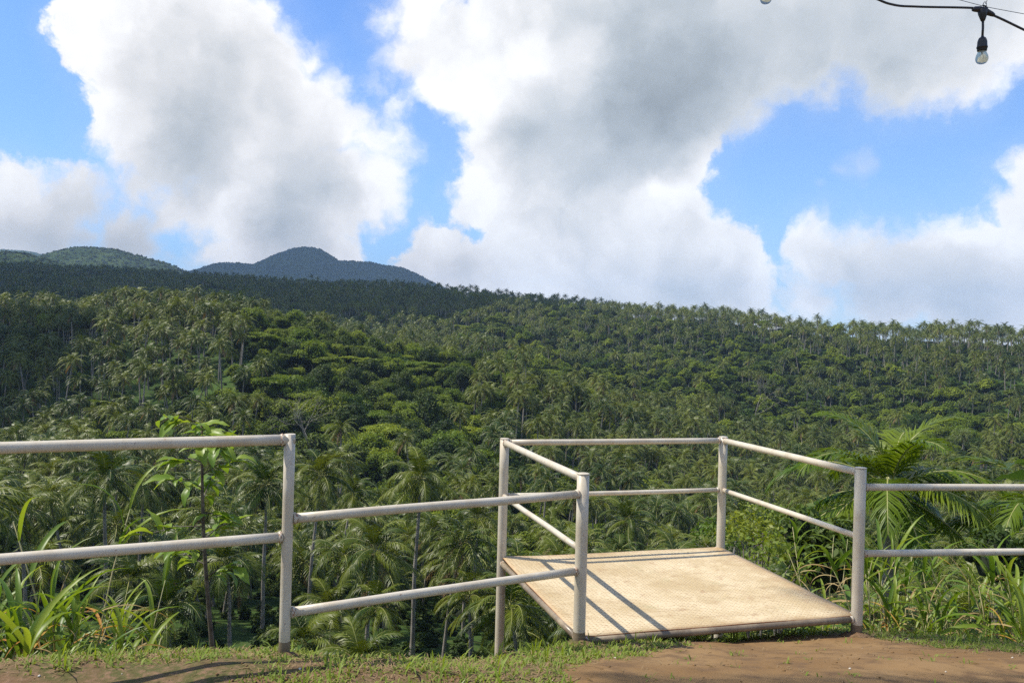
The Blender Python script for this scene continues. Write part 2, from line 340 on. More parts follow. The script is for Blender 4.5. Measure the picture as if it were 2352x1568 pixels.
def in_path(x, y):
    """the bare earth patch right of the middle (plan outline worked out from the photograph)"""
    top = np.interp(x, [.15, .35, .75, 1.1, 1.5, 2.4, 2.8, 3.2, 3.6, 4.2, 6], [3.6, 4.35, 4.95, 5.35, 5.68, 6.22, 5.75, 5.15, 4.75, 4.2, 3.8])
    n = .10 * fbm(x * 3, y * 3, 4)
    return (y < top + n) & (x > .30 + n + .5 * fbm(y * .8, 3 + 0 * y, 2)) & (y > -6)
def build_ground():
    # one polar sheet to the horizon, its middle (the terrace) a finer square patch of the same surface
    hx0, hx1, hy0, hy1 = -8.0, 8.0, -4.0, 9.0
    s = .05; xs = np.arange(hx0, hx1 + 1e-6, s); ys = np.arange(hy0, hy1 + 1e-6, s)
    X, Y = np.meshgrid(xs, ys, indexing='ij'); Z = ground_z(X, Y)
    nx, ny = X.shape; I = np.arange(nx * ny).reshape(nx, ny)
    Q = np.stack([I[:-1, :-1], I[1:, :-1], I[1:, 1:], I[:-1, 1:]], -1).reshape(-1, 4)
    V = np.stack([X, Y, Z], -1).reshape(-1, 3)
    cx = V[Q, 0].mean(1); cyy = V[Q, 1].mean(1); pm = in_path(cx, cyy)
    def sub(Qs):
        u, inv = np.unique(Qs, return_inverse=True); return V[u], inv.reshape(Qs.shape)
    Vp, Qp = sub(Q[pm]); path = obj('dirt_path', mesh_np('dirt_path', Vp, Qp, [M_PATH], None, True), kind='structure')
    Vb, Qb = sub(Q[~pm]); obj('grassy_bank', mesh_np('grassy_bank', Vb, Qb, [M_BANK], None, True), kind='structure')
    rr = np.concatenate([np.linspace(7.0, 60, 60), np.exp(np.linspace(math.log(62), math.log(600), 130)), np.exp(np.linspace(math.log(610), math.log(6000), 60))])
    aa = np.concatenate([np.linspace(-math.pi, -.75, 70, endpoint=False), np.linspace(-.75, .75, 320, endpoint=False), np.linspace(.75, math.pi, 70, endpoint=False)])
    A, RR = np.meshgrid(aa, rr, indexing='ij'); X = np.sin(A) * RR; Y = np.cos(A) * RR; Z = ground_z(X, Y)
    ins = (X > hx0 - .6) & (X < hx1 + .6) & (Y > hy0 - .6) & (Y < hy1 + .6); Z = np.where(ins, Z - .25, Z)
    na, nr = X.shape; I = np.arange(na * nr).reshape(na, nr); J = np.roll(I, -1, 0)
    Q = np.stack([I[:, :-1], I[:, 1:], J[:, 1:], J[:, :-1]], -1).reshape(-1, 4)
    V = np.stack([X, Y, Z], -1).reshape(-1, 3)
    c = V[Q].mean(1); keep = ~((c[:, 0] > hx0 + .5) & (c[:, 0] < hx1 - .5) & (c[:, 1] > hy0 + .5) & (c[:, 1] < hy1 - .5))
    obj('ground', mesh_np('ground', V, Q[keep][:, ::-1], [M_GROUND], None, True), kind='structure')
build_ground()
# ------------------------------------------------------------------ mountains
def mountain_mat():
    m, T, b = new_mat('forested_mountain')
    ge = T.n.new('ShaderNodeNewGeometry'); p = ge.outputs['Position']
    n = T.noise(p, .012, 6, .7); n2 = T.noise(p, .09, 4, .7)
    c = T.mix(T.ramp(n, .38, .62), (.03, .055, .012), (.06, .09, .022)); c = T.mix(T.ramp(n2, .5, .7), c, (.018, .032, .009))
    T.put(b.inputs['Base Color'], c); b.inputs['Roughness'].default_value = 1; b.inputs['Specular IOR Level'].default_value = .1
    bp = T.n.new('ShaderNodeBump'); bp.inputs['Strength'].default_value = 1; bp.inputs['Distance'].default_value = 6; T.put(bp.inputs['Height'], n2); T.put(b.inputs['Normal'], bp.outputs[0])
    return m
M_MOUNT = mountain_mat()
def mountain(name, pts, D, depth, seed, nx=300, ny=120, amp=1.0):
    px = np.array([p[0] for p in pts], float); py = np.array([p[1] for p in pts], float)
    u = np.linspace(px[0], px[-1], nx); yy = np.interp(u, px, py)
    w = np.array([at(a, b, D) for a, b in zip(u, yy)]); k = np.ones(5) / 5
    rz = np.convolve(np.pad(w[:, 2], 2, 'edge'), k, 'valid')
    t = np.linspace(-1, 1, ny)
    X = w[:, 0][:, None] * (1 + t[None] * depth / D * .6); Y = D + t[None] * depth + 0 * X
    base = -30.0
    prof = np.where(t < 0, (1 - np.abs(t) ** 1.15), (1 - t ** 1.6))[None]
    sp = fbm(X * .0034 + seed, Y * .0016 + seed, 5); fine = fbm(X * .02 + seed, Y * .02, 4)
    Z = base + (rz[:, None] - base) * prof + amp * (sp * 150 + fine * 22) * np.minimum(np.abs(t)[None] * 2.2, 1) * np.minimum(prof * 2, 1) + fbm(X * .05, Y * .05 + seed, 3) * 10 * prof
    V = np.stack([X, Y, Z], -1).reshape(-1, 3); I = np.arange(nx * ny).reshape(nx, ny)
    Q = np.stack([I[:-1, :-1], I[1:, :-1], I[1:, 1:], I[:-1, 1:]], -1).reshape(-1, 4)
    obj(name, mesh_np(name, V, Q, [M_MOUNT], None, True), kind='structure')
    return X, Y, Z
MT = []
MT.append(mountain('hill', [(-700, 640), (-300, 560), (-60, 590), (80, 592), (120, 580), (160, 570), (215, 567), (270, 574), (330, 591), (400, 611), (425, 628), (520, 665), (640, 700)], 2500, 620, 3.1, amp=.55))
MT.append(mountain('mountain', [(230, 690), (330, 665), (430, 624), (500, 603), (540, 603), (580, 607), (615, 592), (645, 579), (672, 571), (700, 567), (728, 570), (752, 580), (775, 598), (850, 601), (880, 609), (920, 613), (960, 631), (1010, 656), (1080, 690), (1180, 730)], 4000, 1000, 7.7, amp=.8))
MT.append(mountain('hill', [(-500, 640), (-200, 570), (0, 577), (60, 582), (100, 592), (150, 610), (220, 640), (300, 690)], 1950, 330, 5.5, 200, 80, amp=.35))
MT.append(mountain('mountain', [(-900, 640), (-500, 540), (-120, 560), (0, 572), (60, 575), (95, 582), (160, 600), (300, 660)], 5200, 700, 9.2, 160, 60, amp=.6))
# ------------------------------------------------------------------ palms
LEAFLET = .28
def frond_arrays(r, L=3.6, elev=R(40), bend=R(70), n=24, w=.07, seg2=True, droop=.5, K=9, twist=0.0):
    """one coconut frond growing along +X: returns V, T, Q for leaflets and for the midrib"""
    s = np.linspace(0, 1, K); ph = elev - bend * s ** 1.25
    dx = np.cos(ph); dz = np.sin(ph); st = L / (K - 1)
    P = np.zeros((K, 3)); P[1:, 0] = np.cumsum((dx[1:] + dx[:-1]) / 2) * st; P[1:, 2] = np.cumsum((dz[1:] + dz[:-1]) / 2) * st
    P[:, 1] = twist * L * s ** 2
    q = np.linspace(.14, .99, n); q = np.repeat(q, 2) + r.normal(0, .004, 2 * n); side = np.tile([1.0, -1.0], n)
    B = np.stack([np.interp(q, s, P[:, i]) for i in range(3)], 1)
    a = np.interp(q, s, ph); tan = np.stack([np.cos(a), 0 * a, np.sin(a)], 1); nor = np.stack([-np.sin(a), 0 * a, np.cos(a)], 1)
    ll = L * LEAFLET * np.clip(np.sin(np.pi * (.12 + .80 * q)), 0, 1) ** .7 * r.uniform(.85, 1.1, 2 * n)
    be = R(28) + R(34) * q + r.normal(0, .07, 2 * n)
    d1 = side[:, None] * np.cos(be)[:, None] * np.array([0, 1.0, 0]) + np.sin(be)[:, None] * tan + nor * (.20 + r.normal(0, .07, 2 * n))[:, None]
    d1[:, 2] -= droop * .55; d1 /= np.linalg.norm(d1, axis=1)[:, None]
    d2 = d1.copy(); d2[:, 2] -= droop * r.uniform(1.0, 1.7, 2 * n); d2 /= np.linalg.norm(d2, axis=1)[:, None]
    wv = tan * (w / 2)
    if seg2:
        M = B + d1 * (ll * .5)[:, None]; E = M + d2 * (ll * .5)[:, None]
        V = np.stack([B - wv * .7, B + wv * .7, M + wv, M - wv, E], 1).reshape(-1, 3); i = np.arange(2 * n)[:, None] * 5
        Q = i + np.array([[0, 1, 2, 3]]); T = i + np.array([[3, 2, 4]])
    else:
        E = B + (d1 + d2) / 2 * ll[:, None]
        V = np.stack([B - wv, B + wv, E], 1).reshape(-1, 3); i = np.arange(2 * n)[:, None] * 3
        Q = None; T = i + np.array([[0, 1, 2]])
    return V, T, Q, P
def frond_mesh(name, r, leafmat, ribn=4, ribr=.028, **k):
    V, T, Q, P = frond_arrays(r, **k); mb = MB(); mb.add(V, T, Q, 0)
    mb.tube(P, np.linspace(ribr, ribr * .2, len(P)), ribn, 1, False)
    return mb.mesh(name, [leafmat, M_RACHIS])
def rotz(V, a):
    c, s = math.cos(a), math.sin(a); V = np.array(V); x = V[:, 0] * c - V[:, 1] * s; y = V[:, 0] * s + V[:, 1] * c
    return np.stack([x, y, V[:, 2]], 1)
def crown_mesh(name, seed, nf=25, n=17, w=.15, L=3.7, seg2=True, K=6, dead=2, nuts=True, ribn=3):
    r = np.random.default_rng(seed); mb = MB(); wind = r.uniform(0, 6.3)
    for i in range(nf):
        t = i / (nf - 1); el = R(82) - R(120) * t ** .85 + r.normal(0, .08); be = R(45) + R(65) * math.sin(math.pi * min(1, .25 + t)) + r.normal(0, .1)
        az = i * 2.39996 + r.normal(0, .18)
        V, T, Q, P = frond_arrays(r, L=L * (.8 + .25 * math.sin(math.pi * (.15 + .7 * t))) * r.uniform(.9, 1.08), elev=el, bend=be, n=n, w=w, seg2=seg2, droop=.35 + .5 * t, K=K, twist=r.normal(0, .06))
        m = 2 if i >= nf - dead and r.random() < .6 else 0
        mb.add(rotz(V, az), T, Q, m); mb.tube(rotz(P, az), np.linspace(.05, .012, len(P)), ribn, 1 if m == 0 else 2, False)
    if nuts:
        for i in range(7):
            a = r.uniform(0, 6.3); c = np.array([math.cos(a) * .28, math.sin(a) * .28, -.25 - r.uniform(0, .3)])
            o = np.array([(1, 0, 0), (-1, 0, 0), (0, 1, 0), (0, -1, 0), (0, 0, 1), (0, 0, -1)]) * .15
            mb.add(c + o, [(0, 2, 4), (2, 1, 4), (1, 3, 4), (3, 0, 4), (2, 0, 5), (1, 2, 5), (3, 1, 5), (0, 3, 5)], None, 3)
    return mb.mesh(name, [M_PALM, M_RACHIS, M_DEADFROND, M_NUT])
def trunk_mesh(name, seed, h=10.0, r0=.17, lean=.6, n=7, K=9, mat=None, top=.62):
    r = np.random.default_rng(seed); s = np.linspace(0, 1, K); a = r.uniform(0, 6.3)
    off = lean * (s ** 1.7) ; cx = off[-1]
    P = np.stack([math.cos(a) * (off - cx), math.sin(a) * (off - cx), (s - 1) * h], 1)       # top at the origin, foot below
    P = P + np.stack([.04 * np.sin(s * 9 + a), .04 * np.cos(s * 8), 0 * s], 1) * (s * (1 - s) * 4)[:, None]
    rad = r0 * np.interp(s, [0, .06, .15, 1], [1.7, 1.2, 1.0, top]); mb = MB(); mb.tube(P, rad, n, 0, False)
    return mb.mesh(name, [mat or M_PTRUNK], True)
CROWN_B = [crown_mesh('palm_crown', 100 + i) for i in range(6)]
CROWN_C = [crown_mesh('palm_crown_far', 140 + i, nf=22, n=10, w=.30, seg2=False, K=4, nuts=False, ribn=3, dead=1) for i in range(4)]
TRUNKS = [trunk_mesh('palm_trunk', 200 + i, 12.0, .165, random.uniform(.4, 2.6)) for i in range(6)]
# frond meshes for palms whose fronds can be told apart: by age class
FR_CL = []
for i in range(9):
    t = i / 8; r_ = np.random.default_rng(300 + i)
    FR_CL.append([frond_mesh('frond', r_, M_PALM if True else None, 4, .035, L=3.6 * (.82 + .22 * math.sin(math.pi * (.15 + .7 * t))), elev=R(80) - R(118) * t ** .85, bend=R(42) + R(62) * math.sin(math.pi * min(1, .25 + t)),
        n=36, w=.095, droop=.35 + .55 * t, K=9, twist=r_.normal(0, .06)) for _ in range(2)])
FR_DEAD = [frond_mesh('dry_frond', np.random.default_rng(350 + i), M_DEADFROND, 4, .035, L=3.3, elev=R(-35 - 15 * i), bend=R(50), n=26, w=.05, droop=1.2) for i in range(2)]
def palm_parts(root, rnd, nf=22, size=1.0, dead=1):
    for i in range(nf):
        c = min(8, int(9 * i / nf)); me = rnd.choice(FR_CL[c]); az = i * 2.39996 + rnd.gauss(0, .2)
        obj('frond', me, root, (0, 0, 0), (rnd.gauss(0, .1), rnd.gauss(0, .08), az), size * rnd.uniform(.9, 1.08))
    for i in range(dead):
        obj('frond', FR_DEAD[i % 2], root, (0, 0, -.1), (0, 0, rnd.uniform(0, 6.3)), size, label='dry brown hanging frond')
    mb = MB()
    for i in range(6):
        a = rnd.uniform(0, 6.3); t = np.linspace(0, 2 * np.pi, 6, endpoint=False)
        c = np.array([math.cos(a) * .26, math.sin(a) * .26, -.3 - rnd.uniform(0, .25)])
        mb.tube([c + (0, 0, -.15), c + (0, 0, -.08), c + (0, 0, .05), c + (0, 0, .14)], [.04, .12, .13, .04], 6)
    obj('coconut_bunch', mb.mesh('coconut_bunch', [M_NUT]), root, scale=size, kind='stuff')
def palm(loc_foot, top, label, group, rnd, detail, size=1.0, cat='palm tree'):
    """root Empty at the foot; crown at the top"""
    h = top.z - loc_foot.z; rt = thing('coconut_palm', label, cat, loc_foot, 0, group)
    base = trunk = rnd.choice(TRUNKS)
    tr = obj('trunk', trunk, rt, (0, 0, h), (0, 0, rnd.uniform(0, 6.3)), (size, size, (h + .6) / 12.0))
    if detail:
        cr = obj('crown', None, rt, (0, 0, h), (rnd.gauss(0, .12), rnd.gauss(0, .12), 0)); palm_parts(cr, rnd, rnd.randint(19, 24), size, rnd.choice([0, 1, 1, 2]))
    else:
        obj('crown', rnd.choice(CROWN_B), rt, (0, 0, h), (rnd.gauss(0, .13), rnd.gauss(0, .13), rnd.uniform(0, 6.3)), size)
    return rt
# ------------------------------------------------------------------ broadleaved trees
def leaf_cloud(mb, r, C, rad, n, size, up=.35, m=0, squash=1.0):
    """n leaf-sized faces spread through the outer part of a lobe"""
    d = r.normal(0, 1, (n, 3)); d /= np.linalg.norm(d, axis=1)[:, None]; d[:, 2] = np.where(d[:, 2] < -.35, -d[:, 2], d[:, 2])
    P = C + d * (rad * r.uniform(.50, 1.22, n))[:, None] * np.array([1, 1, squash])
    N = d * .7 + r.normal(0, .55, (n, 3)); N[:, 2] += up; N /= np.linalg.norm(N, axis=1)[:, None]
    A = np.cross(N, r.normal(0, 1, (n, 3))); A /= np.linalg.norm(A, axis=1)[:, None]; B = np.cross(N, A)
    sz = size * r.uniform(.6, 1.3, n)[:, None]
    V = np.stack([P - A * sz, P - B * sz * .45 + N * sz * .12, P + A * sz - N * sz * .15, P + B * sz * .45 + N * sz * .12], 1).reshape(-1, 3)
    mb.add(V, None, np.arange(4 * n).reshape(-1, 4), m)
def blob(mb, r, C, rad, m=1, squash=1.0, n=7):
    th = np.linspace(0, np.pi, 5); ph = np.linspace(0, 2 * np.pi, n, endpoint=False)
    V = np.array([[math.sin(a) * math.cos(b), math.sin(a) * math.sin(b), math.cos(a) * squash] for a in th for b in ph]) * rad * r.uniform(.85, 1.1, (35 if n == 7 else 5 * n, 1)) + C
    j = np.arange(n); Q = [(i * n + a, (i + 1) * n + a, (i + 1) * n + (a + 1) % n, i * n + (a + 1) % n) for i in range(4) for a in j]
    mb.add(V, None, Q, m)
def tree_mesh(name, seed, rad=3.6, lobes=11, n=230, size=.24, layered=False, mats=None, core=True, vine=False):
    """crown only, centred on the origin of its trunk top"""
    r = np.random.default_rng(seed); mb = MB()
    for i in range(lobes):
        a = i * 2.4 + r.normal(0, .4); q = math.sqrt((i + .5) / lobes)
        if layered:
            C = np.array([math.cos(a) * q * rad, math.sin(a) * q * rad, r.uniform(-.22, .30) * rad]); lr = rad * r.uniform(.30, .46); sq = .32
        else:
            C = np.array([math.cos(a) * q * rad * .72, math.sin(a) * q * rad * .72, (1 - q * q) * rad * .62 + r.normal(0, .22) * rad * .6]); lr = rad * r.uniform(.20, .44); sq = r.uniform(.7, 1.35)
            if vine and i % 3 == 0: C[2] -= rad * .8
        leaf_cloud(mb, r, C, lr, int(n * (lr / rad / .34) ** 2), size, squash=sq)
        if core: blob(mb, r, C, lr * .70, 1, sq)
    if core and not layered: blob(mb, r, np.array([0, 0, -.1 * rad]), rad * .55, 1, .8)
    return mb.mesh(name, mats or [M_LEAF, M_CORE])
_tm = [M_LEAF_DARK, M_LEAF, M_LIGHT, M_LIGHT, M_LEAF, M_LEAF_DARK, M_LIGHT, M_LEAF]
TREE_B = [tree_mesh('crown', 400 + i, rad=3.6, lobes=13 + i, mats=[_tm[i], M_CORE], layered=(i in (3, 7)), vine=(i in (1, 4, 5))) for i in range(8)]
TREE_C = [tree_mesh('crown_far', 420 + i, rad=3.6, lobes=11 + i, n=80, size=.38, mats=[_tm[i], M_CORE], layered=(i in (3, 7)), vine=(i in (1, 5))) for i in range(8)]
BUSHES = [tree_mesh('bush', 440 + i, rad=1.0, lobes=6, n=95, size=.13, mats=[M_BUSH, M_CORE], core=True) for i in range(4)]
def limb_trunk(name, seed, h=7.0, r0=.17, mat=None):
    r = np.random.default_rng(seed); mb = MB(); K = 6; s = np.linspace(0, 1, K)
    P = np.stack([.25 * np.sin(s * 4 + seed) * s, .25 * np.cos(s * 3 + seed) * s, (s - 1) * h], 1); P[:, :2] -= P[-1, :2]
    mb.tube(P, r0 * np.interp(s, [0, .1, 1], [1.6, 1.05, .6]), 7, 0, False)
    for i in range(5):
        a = i * 1.26 + r.normal(0, .3); b = P[3 + (i % 3)]; e = b + np.array([math.cos(a) * 1.7, math.sin(a) * 1.7, r.uniform(.8, 2.0)])
        mb.tube([b, (b + e) / 2 + (0, 0, -.15), e], [r0 * .5, r0 * .35, r0 * .15], 5, 0, False)
    return mb.mesh(name, [mat or M_BARK], True)
LTR = [limb_trunk('tree_trunk', 460 + i) for i in range(4)]
def broadleaf(foot, top, label, group, rnd, size, cat='tree', name='broadleaf_tree', me=None):
    h = top - foot.z; rt = thing(name, label, cat, foot, 0, group)
    obj('trunk', rnd.choice(LTR), rt, (0, 0, h - .3 * size), (0, 0, rnd.uniform(0, 6.3)), (size, size, max(.3, (h + .5) / 7.0)))
    obj('crown', me or rnd.choice(TREE_B), rt, (0, 0, h), (0, 0, rnd.uniform(0, 6.3)), (size, size, size * rnd.uniform(.85, 1.15)))
    return rt
def bare_tree(px, py, D, size, label, seed):
    top = at(px, py, D); g = float(ground_z(top.x, top.y)); r = np.random.default_rng(seed); mb = MB()
    tw = MB()
    def grow(b, d, L, rr, k):
        e = b + d * L; mid = (b + e) / 2 + r.normal(0, .04 * L, 3); (mb if k > 2 else tw).tube([b, mid, e], [rr, rr * .8, rr * .55], 5 if k > 2 else 3, 0, False)
        if k == 0: return
        for _ in range(3 if k > 1 else 4):
            nd = d + r.normal(0, .55, 3); nd[2] += .12; nd /= np.linalg.norm(nd); grow(b + (e - b) * r.uniform(.6, 1), nd, L * r.uniform(.6, .85), rr * .55, k - 1)
    H = top.z - g; grow(np.array([0, 0, 0.]), np.array([.05, 0, 1.0]), H * .55, .16 * size, 4)
    rt = thing('bare_tree', label, 'tree', (top.x, top.y, g))
    obj('trunk', mb.mesh('bare_trunk', [M_TWIG]), rt); obj('crown', tw.mesh('bare_twigs', [M_TWIG]), rt)
# ------------------------------------------------------------------ planting the valley
SKYX = [-900, 0, 300, 600, 900, 1176, 1500, 1800, 2100, 2352, 3300]; SKYD = [1500, 1450, 1330, 1200, 1000, 850, 650, 550, 480, 430, 430]
prnd = random.Random(5)
taken = []                                                    # plan positions of named palms
NAMED = [  # crown centre x, y (photo), distance, size, label
 (240, 1098, 60, 1.0, 'tall coconut palm with a dark full crown just under the left white top rail'),
 (330, 1112, 70, .85, 'coconut palm with shiny tilted fronds right of the tall dark-crowned palm'),
 (42, 1175, 58, .95, 'coconut palm with hanging fronds at the left edge above the lower rail'),
 (612, 1112, 66, 1.0, 'coconut palm directly left of the upright railing post where the rails step down'),
 (738, 1090, 72, 1.0, 'coconut palm just right of the railing post where the rails step down'),
 (810, 1135, 78, .85, 'smaller coconut palm between two tall ones above the sloping top rail'),
 (966, 1098, 66, 1.12, 'tall coconut palm with wide crown and long thin trunk behind the sloping rails'),
 (1098, 1190, 70, .9, 'coconut palm with drooping fronds left of the platform far left post'),
 (860, 1262, 56, .95, 'dark low coconut palm between the two sloping rails'),
 (1172, 1395, 50, .95, 'low coconut palm with broad drooping fronds beneath the platform left edge'),
 (870, 1395, 52, .7, 'short coconut palm under the lower sloping rail'),
 (520, 1290, 56, .9, 'coconut palm behind the sapling below the left lower rail'),
 (400, 1275, 60, .8, 'coconut palm with arched fronds between the cane grass and the sapling'),
 (1445, 1195, 88, 1.1, 'coconut palm seen between the platform rails with a low round crown'),
 (1700, 1180, 95, 1.0, 'coconut palm seen past the right side of the far platform rail'),
 (1290, 1300, 64, .9, 'coconut palm half hidden behind the near left platform post'),
]
for (px, py, D, s_, lb) in NAMED:
    t = at(px, py, D); g = float(ground_z(t.x, t.y)); taken.append((t.x, t.y))
    palm(Vector((t.x, t.y, g)), t, lb, None, prnd, True, s_)
YOUNG = [(535, 1455, 47, 1.0, 'stemless young palm of upright fronds left of the stepped railing post'), (985, 1475, 46, .9, 'young palm with one pale arching frond low behind the bank'),
         (1090, 1440, 50, .8, 'young palm low beside the platform far left post'), (300, 1475, 44, .8, 'young palm low behind the left cane grass')]
for (px, py, D, s_, lb) in YOUNG:
    t = at(px, py, D); g = float(ground_z(t.x, t.y)); taken.append((t.x, t.y))
    rt = thing('young_palm', lb, 'young palm', (t.x, t.y, g))
    for i in range(15):
        me = prnd.choice(FR_CL[min(8, int(i * .42))]); obj('frond', me, rt, (0, 0, .1), (prnd.gauss(0, .1), prnd.gauss(0, .1), i * 2.4), s_ * prnd.uniform(.85, 1.1))
    mb = MB(); mb.tube([(0, 0, -.3), (0, 0, .1), (0, 0, .45)], [.22, .2, .1], 7); obj('trunk', mb.mesh('palm_base', [M_PTRUNK]), rt)

def jgrid(step, d0, d1, a0=-.80, a1=.74):
    xs = np.arange(a0 * d1, a1 * d1, step); ys = np.arange(d0, d1, step); X, Y = np.meshgrid(xs, ys)
    X = X.ravel() + rng.uniform(-.42, .42, X.size) * step; Y = Y.ravel() + rng.uniform(-.42, .42, Y.size) * step
    a = X / Y; k = (a > a0) & (a < a1) & (Y > d0) & (Y < d1); return X[k], Y[k]
xa, ya = jgrid(5.2, 43, 330); xb, yb = jgrid(6.4, 330, 760); xc, yc = jgrid(8.2, 760, 1750, -.8, .2)
TX = np.concatenate([xa, xb, xc]); TY = np.concatenate([ya, yb, yc]); TZ = ground_z(TX, TY)
TPX = 1176 + FPX * TX / TY; SK = np.interp(TPX, SKYX, SKYD)
keep = TY < SK + 85
TX, TY, TZ, TPX, SK = (v[keep] for v in (TX, TY, TZ, TPX, SK))
nz = fbm(TX * .02, TY * .02, 3, 1) * 2.2; nz2 = fbm(TX * .05 + 7, TY * .05, 3, 2) * 2
def band(v, lo, hi, s): return np.clip((v - lo) / s, 0, 1) * np.clip((hi - v) / s, 0, 1)
pp = np.full(len(TX), .78)
pp = np.where(TPX < 560, .93, pp); pp = np.where(TY < 90, .95, pp)
pp -= .85 * band(TPX, 560, 1120, 90) * band(TY, 150, 300, 25)
pp -= .60 * band(TPX, 640, 1080, 60) * band(TY, 95, 170, 20)
pp -= .60 * band(TPX, 980, 3400, 150) * band(TY, 270, 2000, 40)
pp += .9 * np.clip((TY - (SK - 75)) / 25, 0, 1)
pp = np.where((TY > 450) & (TPX < 1250), .62, pp)
pp = pp + nz * .8 + nz2 * .3
isp = rng.random(len(TX)) < pp
HT = np.where(isp, np.where(TY < 120, rng.uniform(3.0, 10.5, len(TX)) * np.clip((TY - 15) / 50, .4, 1), rng.uniform(8.0, 13.5, len(TX))), rng.uniform(3.8, 7.5, len(TX)))      # crown base height
sky_ = np.abs(TY - SK) < 60; HT = np.where(sky_ & isp, HT * np.clip(.92 + 1.1 * fbm(TX * .045, TY * .045, 3, 1), .6, 1.35) * rng.uniform(.8, 1.2, len(TX)), HT)
# keep low everything that would rise above the photographed crest lines
def visible(X, Y, Z, n=46, tall=6.5):
    t = np.linspace(.03, .985, n)[:, None]; bx = X[None] * t; by = Y[None] * t; bz = EYE + (Z[None] - EYE) * t
    g = ground_z(bx.ravel(), by.ravel()).reshape(bx.shape); d = np.hypot(bx, by)
    g = g + np.where((d > 58) & (np.hypot(X - bx, Y - by) > 14), tall, 0); return ~((g > bz).any(0))
vis = visible(TX, TY, TZ + HT + 1.5); inf = (np.abs(TX / TY) < .635)
for (x, y) in taken:
    vis_near = np.hypot(TX - x, TY - y) < 4.0; HT = np.where(vis_near, -1, HT)
ok = (HT > 0) & ~(sky_ & (fbm(TX * .06 + 31, TY * .06, 3, 3) > .14))
# clear the line of sight to the named palms: nothing tall closer than them in their columns
grass_gap = (TY > 55) & (TY < 80) & (nz2 < -.42)
ok &= ~grass_gap
vis2 = visible(TX, TY, TZ + HT + 1.5, tall=-3.0)
ok &= vis2 | (np.abs(TX / TY) > .62)
vis &= ok & inf
def zone(px, D, h, palm_):
    if D > 330: z = 'on the far ridge' if px < 1200 else 'on the far right-hand slope'
    elif D > 165: z = ('on the near hillside, far left' if px < 330 else 'on the near hillside above the left rail' if px < 640 else 'on the wooded shoulder left of the platform' if px < 1150 else 'across the valley above the platform' if px < 1700 else 'across the valley above the right railing')
    else:
        z = ('behind the left cane grass' if px < 360 else 'behind the sapling' if px < 640 else 'behind the sloping middle rails' if px < 1150 else 'seen through the platform rails' if px < 1680 else 'beyond the platform right side' if px < 2000 else 'behind the right railing')
        z = ('just below the bank, ' if D < 85 else 'mid valley, ') + z
    return z
def hword(h, palm_):
    a, b = (8.2, 10.6) if palm_ else (4.9, 6.3); return 'short' if h < a else 'middle-sized' if h < b else 'tall'
def pick(mask, n=300):
    idx = np.where(mask)[0]; return idx[np.argsort(TY[idx] / np.where(isp[idx], 1, 1))][:n]
P_IND = pick(vis & isp, 282); T_IND = pick(vis & ~isp, 296)
ind = np.zeros(len(TX), bool); ind[P_IND] = True; ind[T_IND] = True
for i in P_IND:
    foot = Vector((TX[i], TY[i], TZ[i])); top = Vector((TX[i], TY[i], TZ[i] + HT[i])); z = zone(TPX[i], TY[i], 0, True); w_ = hword(HT[i], True)
    palm(foot, top, w_ + ' coconut palm ' + z, w_ + ' coconut palms ' + z, prnd, TY[i] < 62, prnd.uniform(.85, 1.15))
for i in T_IND:
    foot = Vector((TX[i], TY[i], TZ[i])); z = zone(TPX[i], TY[i], 0, False); w_ = hword(HT[i], False)
    broadleaf(foot, TZ[i] + HT[i] * .75, w_ + ' leafy broadleaved tree ' + z, w_ + ' broadleaved trees ' + z, prnd, prnd.uniform(.75, 1.5) if (560 < TPX[i] < 1130 and TY[i] > 165) else prnd.uniform(.55, 1.25))
bare_tree(715, 948, 165, 1.0, 'leafless grey-twigged tree on the near slope above the stepped railing post', 3)
bare_tree(1735, 890, 330, 1.2, 'leafless pinkish-grey tree among green crowns on the far right slope', 4)
